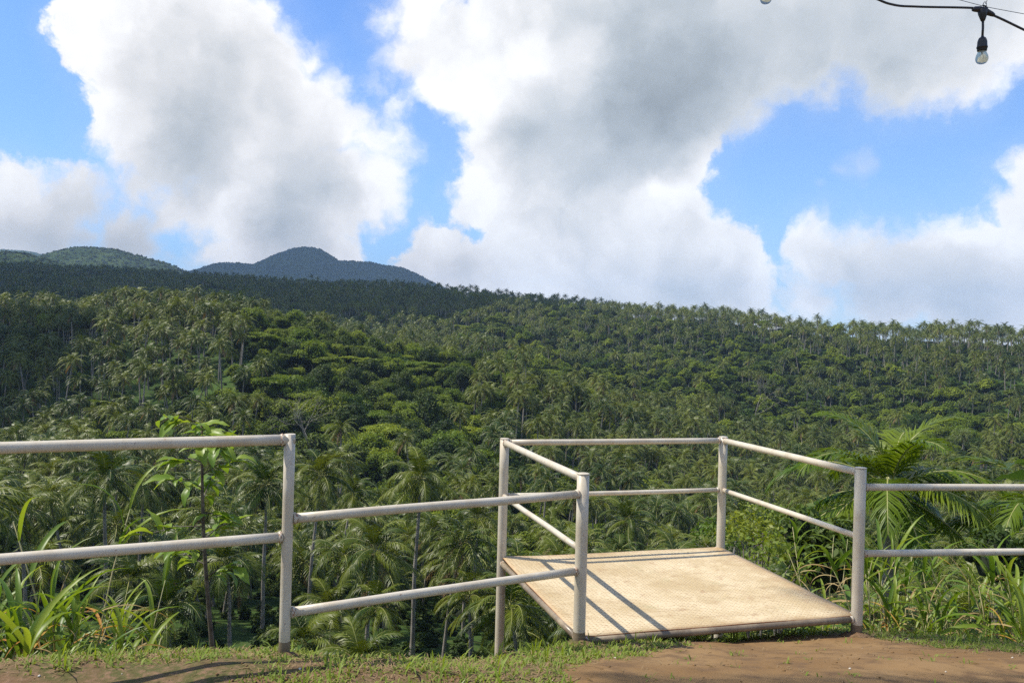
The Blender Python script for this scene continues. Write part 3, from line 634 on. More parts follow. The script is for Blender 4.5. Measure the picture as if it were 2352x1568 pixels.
# the rest: forest too numerous to count, as geometry-node instances on points
def forest(name, X, Y, Z, S, rz, meshes, label, tilt=.075, idx=None):
    src = bpy.data.collections.new(name + '_kinds')
    for k, ms in enumerate(meshes):
        if not isinstance(ms, bpy.types.Mesh): raise ValueError
        o = bpy.data.objects.new('%s_kind_%02d' % (name, k), ms); src.objects.link(o)
    n = len(X); me = bpy.data.meshes.new(name); me.vertices.add(n); me.vertices.foreach_set('co', np.stack([X, Y, Z], 1).astype(np.float32).ravel())
    S = np.asarray(S, float); S3 = S if S.ndim == 2 else np.stack([S, S, S], 1)
    for nm, ty, arr, key in (('rot', 'FLOAT_VECTOR', np.stack([rng.normal(0, tilt, n), rng.normal(0, tilt, n), rz], 1), 'vector'), ('siz', 'FLOAT_VECTOR', S3, 'vector')):
        at_ = me.attributes.new(nm, ty, 'POINT'); at_.data.foreach_set(key, arr.astype(np.float32).ravel())
    at_ = me.attributes.new('kind_no', 'INT', 'POINT'); at_.data.foreach_set('value', (rng.integers(0, len(meshes), n) if idx is None else idx).astype(np.int32))
    o = obj(name, me, kind='stuff'); o['label'] = label
    ng = bpy.data.node_groups.new(name, 'GeometryNodeTree'); ng.interface.new_socket('Geometry', in_out='INPUT', socket_type='NodeSocketGeometry'); ng.interface.new_socket('Geometry', in_out='OUTPUT', socket_type='NodeSocketGeometry')
    N = ng.nodes; L = ng.links; gi = N.new('NodeGroupInput'); go = N.new('NodeGroupOutput'); ip = N.new('GeometryNodeInstanceOnPoints'); ci = N.new('GeometryNodeCollectionInfo')
    ci.inputs[0].default_value = src; ci.inputs['Separate Children'].default_value = True; ci.inputs['Reset Children'].default_value = True
    def na(nm, ty):
        a = N.new('GeometryNodeInputNamedAttribute'); a.data_type = ty; a.inputs[0].default_value = nm; return a.outputs[0]
    L.new(gi.outputs[0], ip.inputs['Points']); L.new(ci.outputs[0], ip.inputs['Instance']); ip.inputs['Pick Instance'].default_value = True
    L.new(na('kind_no', 'INT'), ip.inputs['Instance Index'])
    er = N.new('FunctionNodeEulerToRotation'); L.new(na('rot', 'FLOAT_VECTOR'), er.inputs[0]); L.new(er.outputs[0], ip.inputs['Rotation']); L.new(na('siz', 'FLOAT_VECTOR'), ip.inputs['Scale'])
    L.new(ip.outputs[0], go.inputs[0]); md = o.modifiers.new('planting', 'NODES'); md.node_group = ng
    return o
def whole_palm(name, seed, crown, h):
    """crown and trunk in one mesh, foot at the origin, for the uncounted forest"""
    me = crown; V = np.empty(len(me.vertices) * 3, np.float32); me.vertices.foreach_get('co', V); V = V.reshape(-1, 3)
    nl = np.empty(len(me.polygons), np.int32); me.polygons.foreach_get('loop_total', nl); ls = np.empty(len(me.polygons), np.int32); me.polygons.foreach_get('loop_start', ls)
    vi = np.empty(len(me.loops), np.int32); me.loops.foreach_get('vertex_index', vi); mi = np.empty(len(me.polygons), np.int32); me.polygons.foreach_get('material_index', mi)
    mb = MB(); T = nl == 3; Q = nl == 4
    mb.add(V + (0, 0, h)); mb.T.append(vi[ls[T][:, None] + np.arange(3)]); mb.mt.append(mi[T]);
    if Q.any(): mb.Q.append(vi[ls[Q][:, None] + np.arange(4)]); mb.mq.append(mi[Q])
    r = np.random.default_rng(seed); K = 5; s = np.linspace(0, 1, K); a = r.uniform(0, 6.3); off = r.uniform(.2, 1.4) * (s ** 1.6 - 1)
    mats = list(me.materials); mats.append(M_PTRUNK)
    mb.tube(np.stack([math.cos(a) * off, math.sin(a) * off, s * (h + .6) - .6], 1), np.linspace(.21, .13, K), 5, len(mats) - 1, False)
    return mb.mesh(name, mats)
def whole_tree(name, seed, crown, h):
    me = whole_palm(name, seed, crown, h); return me
WP_B = [whole_palm('palm_kind', 500 + i, CROWN_B[i], 8.5 + i * .8) for i in range(6)]
WP_C = [whole_palm('palm_kind', 520 + i, CROWN_C[i % 4], 8.5 + i * .8) for i in range(6)]
WT_B = [whole_palm('tree_kind', 540 + i, TREE_B[i], 3.4 + i * .4) for i in range(8)]
WT_C = [whole_palm('tree_kind', 560 + i, TREE_C[i], 3.4 + i * .5) for i in range(8)]
rest = ok & ~ind
def plant(mask, name, meshes, lo, hi, label):
    i = np.where(mask)[0]; n = len(i)
    forest(name, TX[i], TY[i], TZ[i] - .2, rng.uniform(lo, hi, n), rng.uniform(0, 6.3, n), meshes, label)
plant(rest & isp & (TY < 420), 'palm_forest', WP_B, .68, 1.15, 'mass of coconut palms filling the valley and the slopes')
plant(rest & isp & (TY >= 420), 'far_palm_forest', WP_C, .62, 1.25, 'mass of small coconut palms on the far slopes and skyline')
plant(rest & ~isp & (TY < 330), 'broadleaf_forest', WT_B, .5, 1.25, 'mass of leafy trees between the palms in the valley')
plant(rest & ~isp & (TY >= 330), 'far_broadleaf_forest', WT_C, .45, 1.25, 'mass of leafy trees covering the far slopes')
xs_, ys_ = jgrid(2.7, 9, 130, -.78, .74); xt_, yt_ = jgrid(3.4, 130, 340); ux = np.concatenate([xs_, xt_]); uy = np.concatenate([ys_, yt_])
k = (rng.random(len(ux)) < np.where(uy < 60, .9, .72)) & ((uy < 45) | (uy > 80) | (fbm(ux * .06, uy * .06, 2, 3) > -.08)); ux, uy = ux[k], uy[k]
ux3, uy3 = jgrid(4.6, 340, 720, -.75, .72); k = uy3 < np.interp(1176 + FPX * ux3 / uy3, SKYX, SKYD) + 80; ux = np.concatenate([ux, ux3[k]]); uy = np.concatenate([uy, uy3[k]])
us = rng.uniform(.5, 1.5, len(ux)) * np.clip(uy / 25, .35, 1) * np.where(uy > 335, 1.9, 1)
forest('undergrowth', ux, uy, ground_z(ux, uy) + .2 * us, us, rng.uniform(0, 6.3, len(ux)), BUSHES, 'low leafy undergrowth between the trees', .2)
# trees on the mountains
mx, my, mz, ms = [], [], [], []
for k_, (X, Y, Z) in enumerate(MT):
    n = (14000, 15000, 4500, 2500)[k_]; i = rng.integers(0, X.shape[0] - 1, n); j = (rng.random(n) ** .8 * X.shape[1] * .58).astype(int)
    fx = rng.random(n); fy = rng.random(n)
    mx.append(X[i, j] * (1 - fx) + X[i + 1, j] * fx); my.append(Y[i, j] * (1 - fy) + Y[i, j + 1] * fy); mz.append(Z[i, j] * (1 - fx) + Z[i + 1, j] * fx - 1.5); ms.append(rng.uniform(.9, 1.8, n))
mx, my, mz, ms = map(np.concatenate, (mx, my, mz, ms))
forest('mountain_forest', mx, my, mz, ms, rng.uniform(0, 6.3, len(mx)), [TREE_C[0], TREE_C[1], TREE_C[5]], 'forest covering the distant hills')
# ------------------------------------------------------------------ unseen clouds placed over the land to lay shade on ridge, peak and left hillside
def cloud_mat():
    m, T, b = new_mat('cloud_white'); b.inputs['Base Color'].default_value = (.85, .86, .88, 1); b.inputs['Roughness'].default_value = 1; b.inputs['Specular IOR Level'].default_value = 0
    return m
M_CLOUD = cloud_mat()
def cloud(X, Y, H, rx, ry, rh, seed, zt=20, p=3.0):
    """an unseen opaque cloud at height H, placed so its shade falls round (X, Y)"""
    cx = X + SUN.x / SUN.z * (H - zt); cy_ = Y + SUN.y / SUN.z * (H - zt)
    n1, n2 = 96, 32; th = np.linspace(0, 2 * np.pi, n1, endpoint=False); ph = np.linspace(0.02, math.pi - .02, n2)
    TH, PH = np.meshgrid(th, ph, indexing='ij'); rr = np.sin(PH) ** .6
    c, s = np.cos(TH), np.sin(TH); sq = (np.abs(c) ** p + np.abs(s) ** p) ** (-1 / p)
    nn = 1 + .20 * fbm(3 + 2.2 * np.cos(TH) + seed, 3 + 2.2 * np.sin(TH), 4) * 2
    Xc = cx + rx * rr * c * sq * nn; Yc = cy_ + ry * rr * s * sq * nn
    Zc = H + rh * np.cos(PH) * np.where(np.cos(PH) > 0, 1, .25) * (1 + .8 * fbm(Xc * .006, Yc * .006 + seed, 4))
    V = np.stack([Xc, Yc, Zc], -1).reshape(-1, 3); I = np.arange(n1 * n2).reshape(n1, n2); J = np.roll(I, -1, 0)
    Q = np.stack([I[:, :-1], I[:, 1:], J[:, 1:], J[:, :-1]], -1).reshape(-1, 4)
    obj('clouds', mesh_np('clouds', V, Q[:, ::-1], [M_CLOUD], None, True), kind='stuff', label='unseen white cloud placed to shade the hills')
cloud(-715, 1010, 1050, 810, 625, 130, 1.0)
cloud(-1050, 4050, 2700, 1050, 1300, 260, 5.0, 150)
cloud(-235, 205, 720, 100, 95, 60, 8.0, 0)
# ------------------------------------------------------------------ haze
def haze():
    m = bpy.data.materials.new('haze_air'); m.use_nodes = True; n = m.node_tree.nodes; n.clear()
    o = n.new('ShaderNodeOutputMaterial'); v = n.new('ShaderNodeVolumePrincipled'); m.node_tree.links.new(v.outputs[0], o.inputs['Volume'])
    v.inputs['Color'].default_value = (.50, .72, 1.0, 1); v.inputs['Density'].default_value = HAZE; v.inputs['Anisotropy'].default_value = .1
    mb = MB(); mb.box((-6600, -6600, -75), (6600, 6600, 500)); obj('haze', mb.mesh('haze', [m]), kind='stuff')
HAZE = .00011
haze()
# ------------------------------------------------------------------ painted steel
def paint(name, base, dirt=.35, rust=.62, sc_=1.0):
    m, T, b = new_mat(name); ge = T.n.new('ShaderNodeNewGeometry'); p = ge.outputs['Position']
    n1 = T.noise(T.vec('MULTIPLY', p, (1, 1, .45)), 5 * sc_, 5, .65); n2 = T.noise(p, 26, 4, .7); n3 = T.noise(p, 11, 5, .7)
    c = T.mix(T.math('MULTIPLY', T.ramp(n1, .40, .68), dirt), base, (.40, .32, .21))
    c = T.mix(T.math('MULTIPLY', T.ramp(n3, .52, .66), .5), c, (base[0] * .82, base[1] * .78, base[2] * .72))
    c = T.mix(T.math('MULTIPLY', T.ramp(n2, .66, .70), .75), c, (.22, .12, .07))
    c = T.mix(T.math('MULTIPLY', T.ramp(T.math('ADD', n3, T.math('MULTIPLY', n2, .25)), .80, .86), .8), c, (.28, .13, .06))
    T.put(b.inputs['Base Color'], c); T.put(b.inputs['Roughness'], T.ramp(n1, .3, .7, True, .28, .5)); b.inputs['Specular IOR Level'].default_value = .4
    bp = T.n.new('ShaderNodeBump'); bp.inputs['Strength'].default_value = .18; bp.inputs['Distance'].default_value = .004; T.put(bp.inputs['Height'], T.noise(p, 60, 4, .6)); T.put(b.inputs['Normal'], bp.outputs[0]); return m
M_STEEL = paint('cream_white_paint', (.57, .52, .415), .5)
M_GRIME_SHADE = paint('grimy_shade_paint', (.17, .135, .095), .6)  # soil stain on the post feet, painted shade on the frame pipes
M_RUST = bark('rusty_weld', (.20, .09, .045), (.48, .36, .26), 40, .8)
def deck_mat(name, tread):
    m, T, b = new_mat(name); tc = T.n.new('ShaderNodeTexCoord'); p = tc.outputs['Object']
    n1 = T.noise(p, 1.7, 6, .62); n2 = T.noise(p, 9, 6, .7); n3 = T.noise(p, 60, 3, .7)
    base = (.60, .495, .315) if not tread else (.49, .375, .22)
    c = T.mix(T.math('MULTIPLY', T.ramp(n1, .38, .62), .85), base, (.44, .335, .18))
    c = T.mix(T.math('MULTIPLY', T.ramp(T.noise(T.vec('MULTIPLY', p, (.8, 4, 1)), 2.2, 6, .7), .52, .66), .4), c, (.36, .26, .145))
    c = T.mix(T.math('MULTIPLY', T.ramp(n2, .54, .70), .6), c, (.34, .215, .115)); c = T.mix(T.math('MULTIPLY', T.ramp(n3, .56, .66), .35), c, (.30, .20, .12))
    # rust creeping in along the four edges
    sx = T.n.new('ShaderNodeSeparateXYZ'); T.l.new(p, sx.inputs[0])
    ex = T.math('MINIMUM', sx.outputs[0], T.math('SUBTRACT', 2.1, sx.outputs[0])); ey = T.math('MINIMUM', sx.outputs[1], T.math('SUBTRACT', 1.9, sx.outputs[1])); e = T.math('MINIMUM', ex, ey)
    c = T.mix(T.math('MULTIPLY', T.ramp(T.math('ADD', e, T.math('MULTIPLY', T.math('SUBTRACT', n2, .5), .35)), .10, -.03), .5), c, (.33, .20, .095))
    mo = T.noise(p, 3.1, 3, .6); c = T.mix(T.math('MULTIPLY', T.ramp(mo, .58, .74), .4), c, (.33, .31, .16))
    T.put(b.inputs['Base Color'], c); b.inputs['Roughness'].default_value = .62; b.inputs['Specular IOR Level'].default_value = .3
    bp = T.n.new('ShaderNodeBump'); bp.inputs['Strength'].default_value = .25; bp.inputs['Distance'].default_value = .003; T.put(bp.inputs['Height'], n3); T.put(b.inputs['Normal'], bp.outputs[0]); return m
M_DECK = deck_mat('worn_deck_paint', False); M_TREAD = deck_mat('worn_tread_paint', True)
M_EDGE = bark('rusty_edge', (.34, .12, .05), (.45, .22, .11), 30, .8)
def pipe(name, parent, a, b, r, mat=None, n=20, wob=0.0, welds=(1, 1), seed=0, **props):
    a = Vector(a); b = Vector(b); L = (b - a).length; K = max(3, int(L / .25)); s = np.linspace(0, 1, K)
    P = np.array(a)[None] * (1 - s)[:, None] + np.array(b)[None] * s[:, None]
    P[:, 2] += wob * fbm(s * 3 + seed, s * 0 + seed, 2) * np.sin(np.pi * s)
    mb = MB(); mb.tube(P, r, n); me = mb.mesh(name, [mat or M_STEEL], True)
    for p in me.polygons:
        if len(p.vertices) == 3: p.use_smooth = False
    loc = Vector(parent.location) if parent is not None else Vector()
    for v in me.vertices: v.co -= loc
    o = obj(name, me, parent, **props); d = (b - a).normalized()
    for f, (p, dd) in zip(welds, ((a, d), (b, -d))):
        if f:
            rr = np.random.default_rng(seed + 3); w = MB(); q = [p + dd * (f + t) for t in (0, .005, .012, .019)]
            w.tube([list(x) for x in q], np.array([r * 1.02, r * 1.20, r * 1.15, r * 1.01]), 14); wm = w.mesh('weld', [M_RUST, M_STEEL], True)
            for k, pl in enumerate(wm.polygons): pl.material_index = int(rr.random() < .62)
            for v in wm.vertices: v.co -= loc
            obj('weld', wm, o)
    return o
def G(x, y): return float(ground_z(x, y))
def footing(rt, x, y, r, seed):
    """soil-stained foot of a post with a little heap of earth round it"""
    g = G(x, y); L = rt.location; rr = np.random.default_rng(seed); mb = MB(); mb.tube([(x - L.x, y - L.y, g - L.z + h) for h in (-.06, .0, .05, .085)], [r + .0012, r + .0012, r + .0010, r + .0003], 22, 0, False)
    obj('stained_foot', mb.mesh('stained_foot', [M_GRIME_SHADE], True), rt)
    K = 20; t = np.linspace(0, 2 * np.pi, K, endpoint=False); V = []
    for q, h in ((1.0, .022), (1.5, .026), (2.4, .012), (3.6, -.02)):
        for a in t:
            R_ = r * q * (1 + .25 * (rr.random() - .5) * (q > 1)); px_, py_ = x + R_ * math.cos(a), y + R_ * math.sin(a); V.append((px_, py_, G(px_, py_) + h * (1 + .5 * (rr.random() - .5))))
    Q = [(k * K + i, (k + 1) * K + i, (k + 1) * K + (i + 1) % K, k * K + (i + 1) % K) for k in range(3) for i in range(K)]
    obj('soil_heap', mesh_np('soil_heap', V, [np.array(Q)], [M_BANK], None, True), kind='stuff', label='loose soil heaped round a railing post')
# the deck frame in plan
C1 = at(1330, 1462, 5.4); C1.z = 0; C2 = at(1968, 1412, 6.0); C2.z = 0
fx_ = (C2 - C1).normalized(); fy_ = Vector((-fx_.y, fx_.x, 0)); WID = (C2 - C1).length; DEP = 1.9
C4 = C1 + fy_ * DEP; C3 = C2 + fy_ * DEP
def Zr(z): return EYE + z
def build_platform():
    rt = thing('viewing_platform', 'cream steel viewing platform with tread-plate deck and pipe railing jutting over the slope', 'platform', (C1.x, C1.y, 0))
    TOP = Zr(-.855); MID = Zr(-1.35); DK0, DK1 = Zr(-1.915), Zr(-1.885)
    for k, (c, feet) in enumerate(((C1, None), (C2, None), (C3, None), (C4, None))):
        g = G(c.x, c.y) - .25
        pipe('post', rt, (c.x, c.y, g), (c.x, c.y, TOP), .040, n=28, welds=(0, 0), seed=k)
        if k < 2: footing(rt, c.x, c.y, .040, k)
        cap = MB(); cap.tube([(0, 0, 0), (0, 0, .004), (0, 0, .007)], [.0415, .0415, .036], 28)
        obj('post_cap', cap.mesh('post_cap', [M_STEEL]), rt, Vector((c.x, c.y, TOP + .0015)) - rt.location)
    e = .036
    def rail(a, b, z, r, seed):
        d = (b - a).normalized(); pa = a + d * e; pb = b - d * e
        pipe('rail', rt, (pa.x, pa.y, z), (pb.x, pb.y, z), r, wob=.012, welds=(.004, .004), seed=seed)
    for k, (a, b) in enumerate(((C1, C4), (C4, C3), (C3, C2))):
        rail(a, b, TOP - .030, .0265, 3 * k); rail(a, b, MID, .021, 3 * k + 1)
    # support frame pipes under the deck
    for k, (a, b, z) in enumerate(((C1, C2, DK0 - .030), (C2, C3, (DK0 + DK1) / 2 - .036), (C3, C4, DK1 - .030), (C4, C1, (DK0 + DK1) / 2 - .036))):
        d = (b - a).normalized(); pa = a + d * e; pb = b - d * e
        pipe('frame_pipe', rt, (pa.x, pa.y, z), (pb.x, pb.y, z), .024, mat=M_GRIME_SHADE, welds=(.004, .004), seed=20 + k)  # shade on the deck beams is painted in as dark brown
    for t in (.33, .66):
        a = C1.lerp(C4, t); b = C2.lerp(C3, t); zz = DK0 + (DK1 - DK0) * t - .040; pipe('frame_pipe', rt, (a.x + fx_.x * .03, a.y + fx_.y * .03, zz), (b.x - fx_.x * .03, b.y - fx_.y * .03, zz), .02, welds=(0, 0), seed=30)
    m = C1.lerp(C2, .47) + fy_ * .95; pipe('prop', rt, (m.x, m.y, G(m.x, m.y) - .2), (m.x, m.y, DK0 - .045), .026, welds=(0, 0), seed=41)
    # deck plate in its own axes (origin at the near left post)
    ang = math.atan2(fx_.y, fx_.x); nx, ny = 42, 38
    X, Y = np.meshgrid(np.linspace(0, WID, nx), np.linspace(0, DEP, ny), indexing='ij')
    def dz(x, y):
        u = x / WID; v = y / DEP
        return DK0 + (DK1 - DK0) * v - .012 * np.sin(np.pi * u) * np.sin(np.pi * v) + .02 * fbm(x * 1.1 + 5, y * 1.1 + 2, 2) + .013 * np.exp(-((u) ** 2 + (1 - v) ** 2) / .01) - DK0
    Z = dz(X, Y); V1 = np.stack([X, Y, Z], -1).reshape(-1, 3); V0 = V1 - (0, 0, .006); I = np.arange(nx * ny).reshape(nx, ny)
    Q1 = np.stack([I[:-1, :-1], I[1:, :-1], I[1:, 1:], I[:-1, 1:]], -1).reshape(-1, 4); o0 = nx * ny
    rim = np.concatenate([I[:, 0], I[-1, 1:], I[-2::-1, -1], I[0, -2:0:-1]]); r2 = np.roll(rim, -1)
    Qs = np.stack([rim + o0, r2 + o0, r2, rim], -1)
    me = mesh_np('deck', np.vstack([V1, V0]), [np.vstack([Q1, Q1[:, ::-1] + o0, Qs])], [M_DECK, M_EDGE], np.concatenate([np.zeros(2 * len(Q1)), np.ones(len(Qs))]), False)
    dk = obj('deck', me, rt, (0, 0, DK0), (0, 0, ang))
    # raised treads: lozenges in alternating directions
    mb = MB(); st = .033; gx = np.arange(.03, WID - .02, st); gy = np.arange(.03, DEP - .02, st)
    i, j = np.meshgrid(np.arange(len(gx)), np.arange(len(gy)), indexing='ij'); cx = gx[i].ravel(); cy_ = gy[j].ravel(); al = np.where((i + j).ravel() % 2 == 0, R(22), R(-22) + 0)
    wear = fbm(cx * 3, cy_ * 3, 3, 2); k = rng.random(len(cx)) > np.clip(wear * 4, .04, .9); cx, cy_, al = cx[k], cy_[k], al[k]
    ca, sa = np.cos(al), np.sin(al); zc = dz(cx, cy_); ln, wd, hh = .0135, .0052, .0016
    hh = .0024; loc = np.array([(-ln, 0, 0), (0, -wd, 0), (ln, 0, 0), (0, wd, 0), (-ln * .4, 0, hh), (ln * .4, 0, hh)])
    Vt = np.stack([cx[:, None] + loc[None, :, 0] * ca[:, None] - loc[None, :, 1] * sa[:, None], cy_[:, None] + loc[None, :, 0] * sa[:, None] + loc[None, :, 1] * ca[:, None], zc[:, None] + loc[None, :, 2] + .0004], -1).reshape(-1, 3)
    b = np.arange(len(cx))[:, None] * 6
    Tt = (b[:, None] + np.array([[0, 1, 4], [1, 2, 5], [2, 3, 5], [3, 0, 4]])[None]).reshape(-1, 3); Qt = (b[:, None] + np.array([[1, 5, 4, 4]])[None]).reshape(-1, 4)
    Tt = np.vstack([Tt, (b[:, None] + np.array([[1, 5, 4], [3, 4, 5]])[None]).reshape(-1, 3)])
    obj('treads', mesh_np('treads', Vt, [Tt], [M_TREAD]), dk, kind='stuff')
build_platform()
def build_railings():
    A = at(653, 1488, 4.3); Ax, Ay = A.x, A.y; top = Zr(-.512)
    # left railing: from post A towards the left, coming nearer
    L0 = at(0, 1025, 3.74); dx, dy = (L0.x - Ax), (L0.y - Ay); k = 2.55; Ex, Ey = Ax + dx * k, Ay + dy * k
    rt = thing('pipe_railing', 'cream pipe railing at the left with two rails ending at a tall post', 'railing', (Ax, Ay, 0))
    pipe('post', rt, (Ax, Ay, G(Ax, Ay) - .15), (Ax, Ay, top + .001), .0285, n=26, welds=(0, 0), seed=5)
    pipe('post', rt, (Ex, Ey, G(Ex, Ey) - .15), (Ex, Ey, top - .03), .0285, n=26, welds=(0, 0), seed=6)
    footing(rt, Ax, Ay, .0285, 7)
    u = Vector((dx, dy, 0)).normalized()
    pipe('rail', rt, (Ax - u.x * .024, Ay - u.y * .024, Zr(-.540)), (Ex, Ey, Zr(-.548)), .0275, n=26, wob=.01, welds=(.055, 0), seed=7)
    pipe('rail', rt, (Ax + u.x * .024, Ay + u.y * .024, Zr(-1.045)), (Ex, Ey, Zr(-1.05)), .0265, n=26, wob=.02, welds=(.004, 0), seed=8)
    # middle railing: from post A to the platform
    Bx, By = C1.x, C1.y; v = Vector((Bx - Ax, By - Ay, 0)).normalized()
    rt = thing('pipe_railing', 'lower sloping cream pipe railing between the tall post and the platform', 'railing', ((Ax + Bx) / 2, (Ay + By) / 2, 0))
    for z0, z1, s in ((-.953, -.980, 9), (-1.443, -1.482, 10)):
        pipe('rail', rt, (Ax + v.x * .026, Ay + v.y * .026, Zr(z0)), (Bx - v.x * .037, By - v.y * .037, Zr(z1)), .0258, n=24, wob=.015, welds=(.004, .004), seed=s)
    # right railing
    Cx, Cy = C2.x, C2.y; D = at(2352, 1118, 6.2); w = Vector((D.x - Cx, D.y - Cy, 0)).normalized(); Fx, Fy = Cx + w.x * 3.4, Cy + w.y * 3.4
    rt = thing('pipe_railing', 'level cream pipe railing running right from the platform above the grass', 'railing', (Fx, Fy, 0))
    for z, s in ((-.99, 11), (-1.472, 12)):
        pipe('rail', rt, (Cx + w.x * .037, Cy + w.y * .037, Zr(z)), (Fx, Fy, Zr(z - .01)), .0255, n=24, wob=.01, welds=(.004, 0), seed=s)
    pipe('post', rt, (Fx, Fy, G(Fx, Fy) - .2), (Fx, Fy, Zr(-.93)), .0285, n=24, welds=(0, 0), seed=13)
build_railings()
# ------------------------------------------------------------------ cane grass with separate leaves
def blade_mesh(name, r, mat, L, w, a0, bend, K=9, twist=.6, fold=.25):
    s = np.linspace(0, 1, K); ph = a0 - bend * s ** 1.4; st = L / (K - 1)
    x = np.concatenate([[0], np.cumsum(np.cos(ph[:-1])) * st]); z = np.concatenate([[0], np.cumsum(np.sin(ph[:-1])) * st])
    y = .06 * L * np.sin(s * 3 + r.uniform(0, 6)) * s
    wd = w * np.interp(s, [0, .12, .35, .7, 1], [.35, .8, 1, .7, .02]); tw = twist * s * r.uniform(-1, 1)
    nx, nz = -np.sin(ph), np.cos(ph); V = []
    for k in range(K):
        sd = np.array([0, math.cos(tw[k]), math.sin(tw[k])]) * wd[k] / 2; up = np.array([nx[k], 0, nz[k]]) * wd[k] * fold
        c = np.array([x[k], y[k], z[k]]); V += [c - sd + up, c, c + sd + up]
    Q = [(3 * k + i, 3 * k + i + 1, 3 * k + i + 4, 3 * k + i + 3) for k in range(K - 1) for i in (0, 1)]
    return mesh_np(name, V, [np.array(Q)], [mat], None, True)
M_CANE = foliage('cane_leaf', (.13, .22, .015), (.27, .35, .04), None, .42, .45, .45, 1.5)
M_CANE_D = foliage('dark_cane_leaf', (.08, .16, .015), (.16, .25, .03), None, .42, .4, .45, 1.5)
M_STRAW = foliage('straw_leaf', (.32, .23, .10), (.46, .36, .17), None, .7, .35, .2, 2.0, tcol=(1, .85, .6))
M_ORANGE = foliage('orange_dry_leaf', (.50, .24, .05), (.52, .36, .07), None, .6, .4, .2, 2.0, tcol=(1.1, .8, .5))
M_STEM = bark('cane_stem', (.17, .20, .06), (.42, .36, .18), 8, .6)
br = np.random.default_rng(77)
BL_UP = [blade_mesh('leaf', br, M_CANE, .75, .052, R(75), R(60 + 12 * i)) for i in range(4)] + [blade_mesh('leaf', br, M_CANE_D, .70, .054, R(70), R(70 + 15 * i)) for i in range(3)]
BL_ARCH = [blade_mesh('leaf', br, M_CANE, .80, .055, R(50), R(100 + 12 * i)) for i in range(4)] + [blade_mesh('leaf', br, M_CANE_D, .75, .058, R(45), R(100 + 14 * i)) for i in range(3)]
BL_DRY = [blade_mesh('leaf', br, M_STRAW, .65, .022, R(10), R(85 + 10 * i), twist=2) for i in range(4)] + [blade_mesh('leaf', br, M_ORANGE, .6, .024, R(20), R(80), twist=2)]
BL_THIN = [blade_mesh('leaf', br, m_, .8, .012, R(78), R(40 + 20 * i)) for i, m_ in enumerate((M_CANE, M_STRAW, M_CANE, M_CANE_D))]
BL_SML = [blade_mesh('leaf', br, m_, .38, .030, R(60), R(70 + 15 * i)) for i, m_ in enumerate((M_CANE, M_CANE, M_CANE_D, M_YELLOW))]
def cane(px, D, ztop, label, seed, stems=4, leaves=34, spread=.28, dry=.22, cat='tall grass', orange=False, small=False):
    rnd = random.Random(seed); a, b = ab(px, 1400); x, y = a * D, D; g = G(x, y)
    rt = thing('cane_grass', label, cat, (x, y, g), 0, None); H = Zr(ztop) - g
    base = []
    for s in range(stems):
        az = rnd.uniform(0, 6.3); q = rnd.uniform(.05, spread); h = H * rnd.uniform(.6, .95); lean = rnd.uniform(.05, .28) * h
        p0 = np.array([q * math.cos(az), q * math.sin(az), -.08]); la = az + rnd.gauss(0, .5)
        P = [p0 + np.array([math.cos(la) * lean * t * t, math.sin(la) * lean * t * t, h * t]) for t in (0, .25, .5, .75, 1)]
        mb = MB(); mb.tube(P, [.008, .007, .006, .005, .003], 6); obj('stem', mb.mesh('stem', [M_STEM], True), rt); base.append(P)
    for i in range(leaves):
        P = base[i % stems]; t = rnd.random() ** .8; f = t * 4; k = min(3, int(f)); p = P[k] + (P[k + 1] - P[k]) * (f - k)
        dr = rnd.random() < dry * (1.4 - t)
        if dr: me = BL_DRY[4] if (orange and rnd.random() < .6) else rnd.choice(BL_DRY)
        elif small: me = rnd.choice(BL_SML)
        elif t > .75: me = rnd.choice(BL_UP)
        elif rnd.random() < .18: me = rnd.choice(BL_THIN)
        else: me = rnd.choice(BL_ARCH)
        az = rnd.uniform(0, 6.3); obj('leaf', me, rt, p, (rnd.gauss(0, .15), rnd.gauss(0, .12), az), rnd.uniform(.42, .9))
LCANE = [(0, 4.7, -1.55, 'cane grass clump with orange dry leaves at the left edge of the bank', 44, True), (60, 4.9, -1.65, 'arching cane grass clump second from the left edge', 42, True),
 (120, 5.3, -1.50, 'cane grass with hanging straw-coloured leaf bundle under the left lower rail', 46, False), (175, 5.5, -1.02, 'tall cane grass whose shoots rise above the left lower rail', 34, False),
 (235, 5.2, -1.75, 'dark green cane grass right of the tallest shoots', 40, False), (290, 5.6, -1.80, 'broad-leaved cane grass at the right end of the left clump', 38, False),
 (30, 6.2, -1.60, 'cane grass standing behind the left edge clump', 34, False), (230, 6.6, -1.85, 'shaded cane grass behind the left clump', 30, False)]
for i, (px, D, zt, lb, n, og) in enumerate(LCANE): cane(px, D, zt, lb, 60 + i, 5, int(n * 2.0), .24, .42, orange=og)
RCANE = [(2030, 6.9, -1.70, 'cane grass directly right of the platform near right post', 46), (2100, 7.2, -1.78, 'cane grass with drooping yellow leaves under the right railing', 46), (2165, 7.6, -1.75, 'cane grass with tan dead leaves between two greener clumps', 44),
 (2235, 7.0, -1.62, 'bright green cane grass in the middle of the right clump', 42), (2300, 6.8, -1.65, 'cane grass with fine straw near the right edge', 44), (2360, 7.1, -1.55, 'cane grass at the right edge of the view', 40),
 (1950, 7.6, -1.60, 'cane grass with spiky shoots behind the near right post', 38), (2060, 8.2, -1.70, 'cane grass behind the front row right of the platform', 36), (1890, 8.4, -1.62, 'fine cane grass seen through the platform right railing', 34)]
for i, (px, D, zt, lb, n) in enumerate(RCANE): cane(px, D, zt, lb, 80 + i, 6, int(n * 1.8), .30, .55)
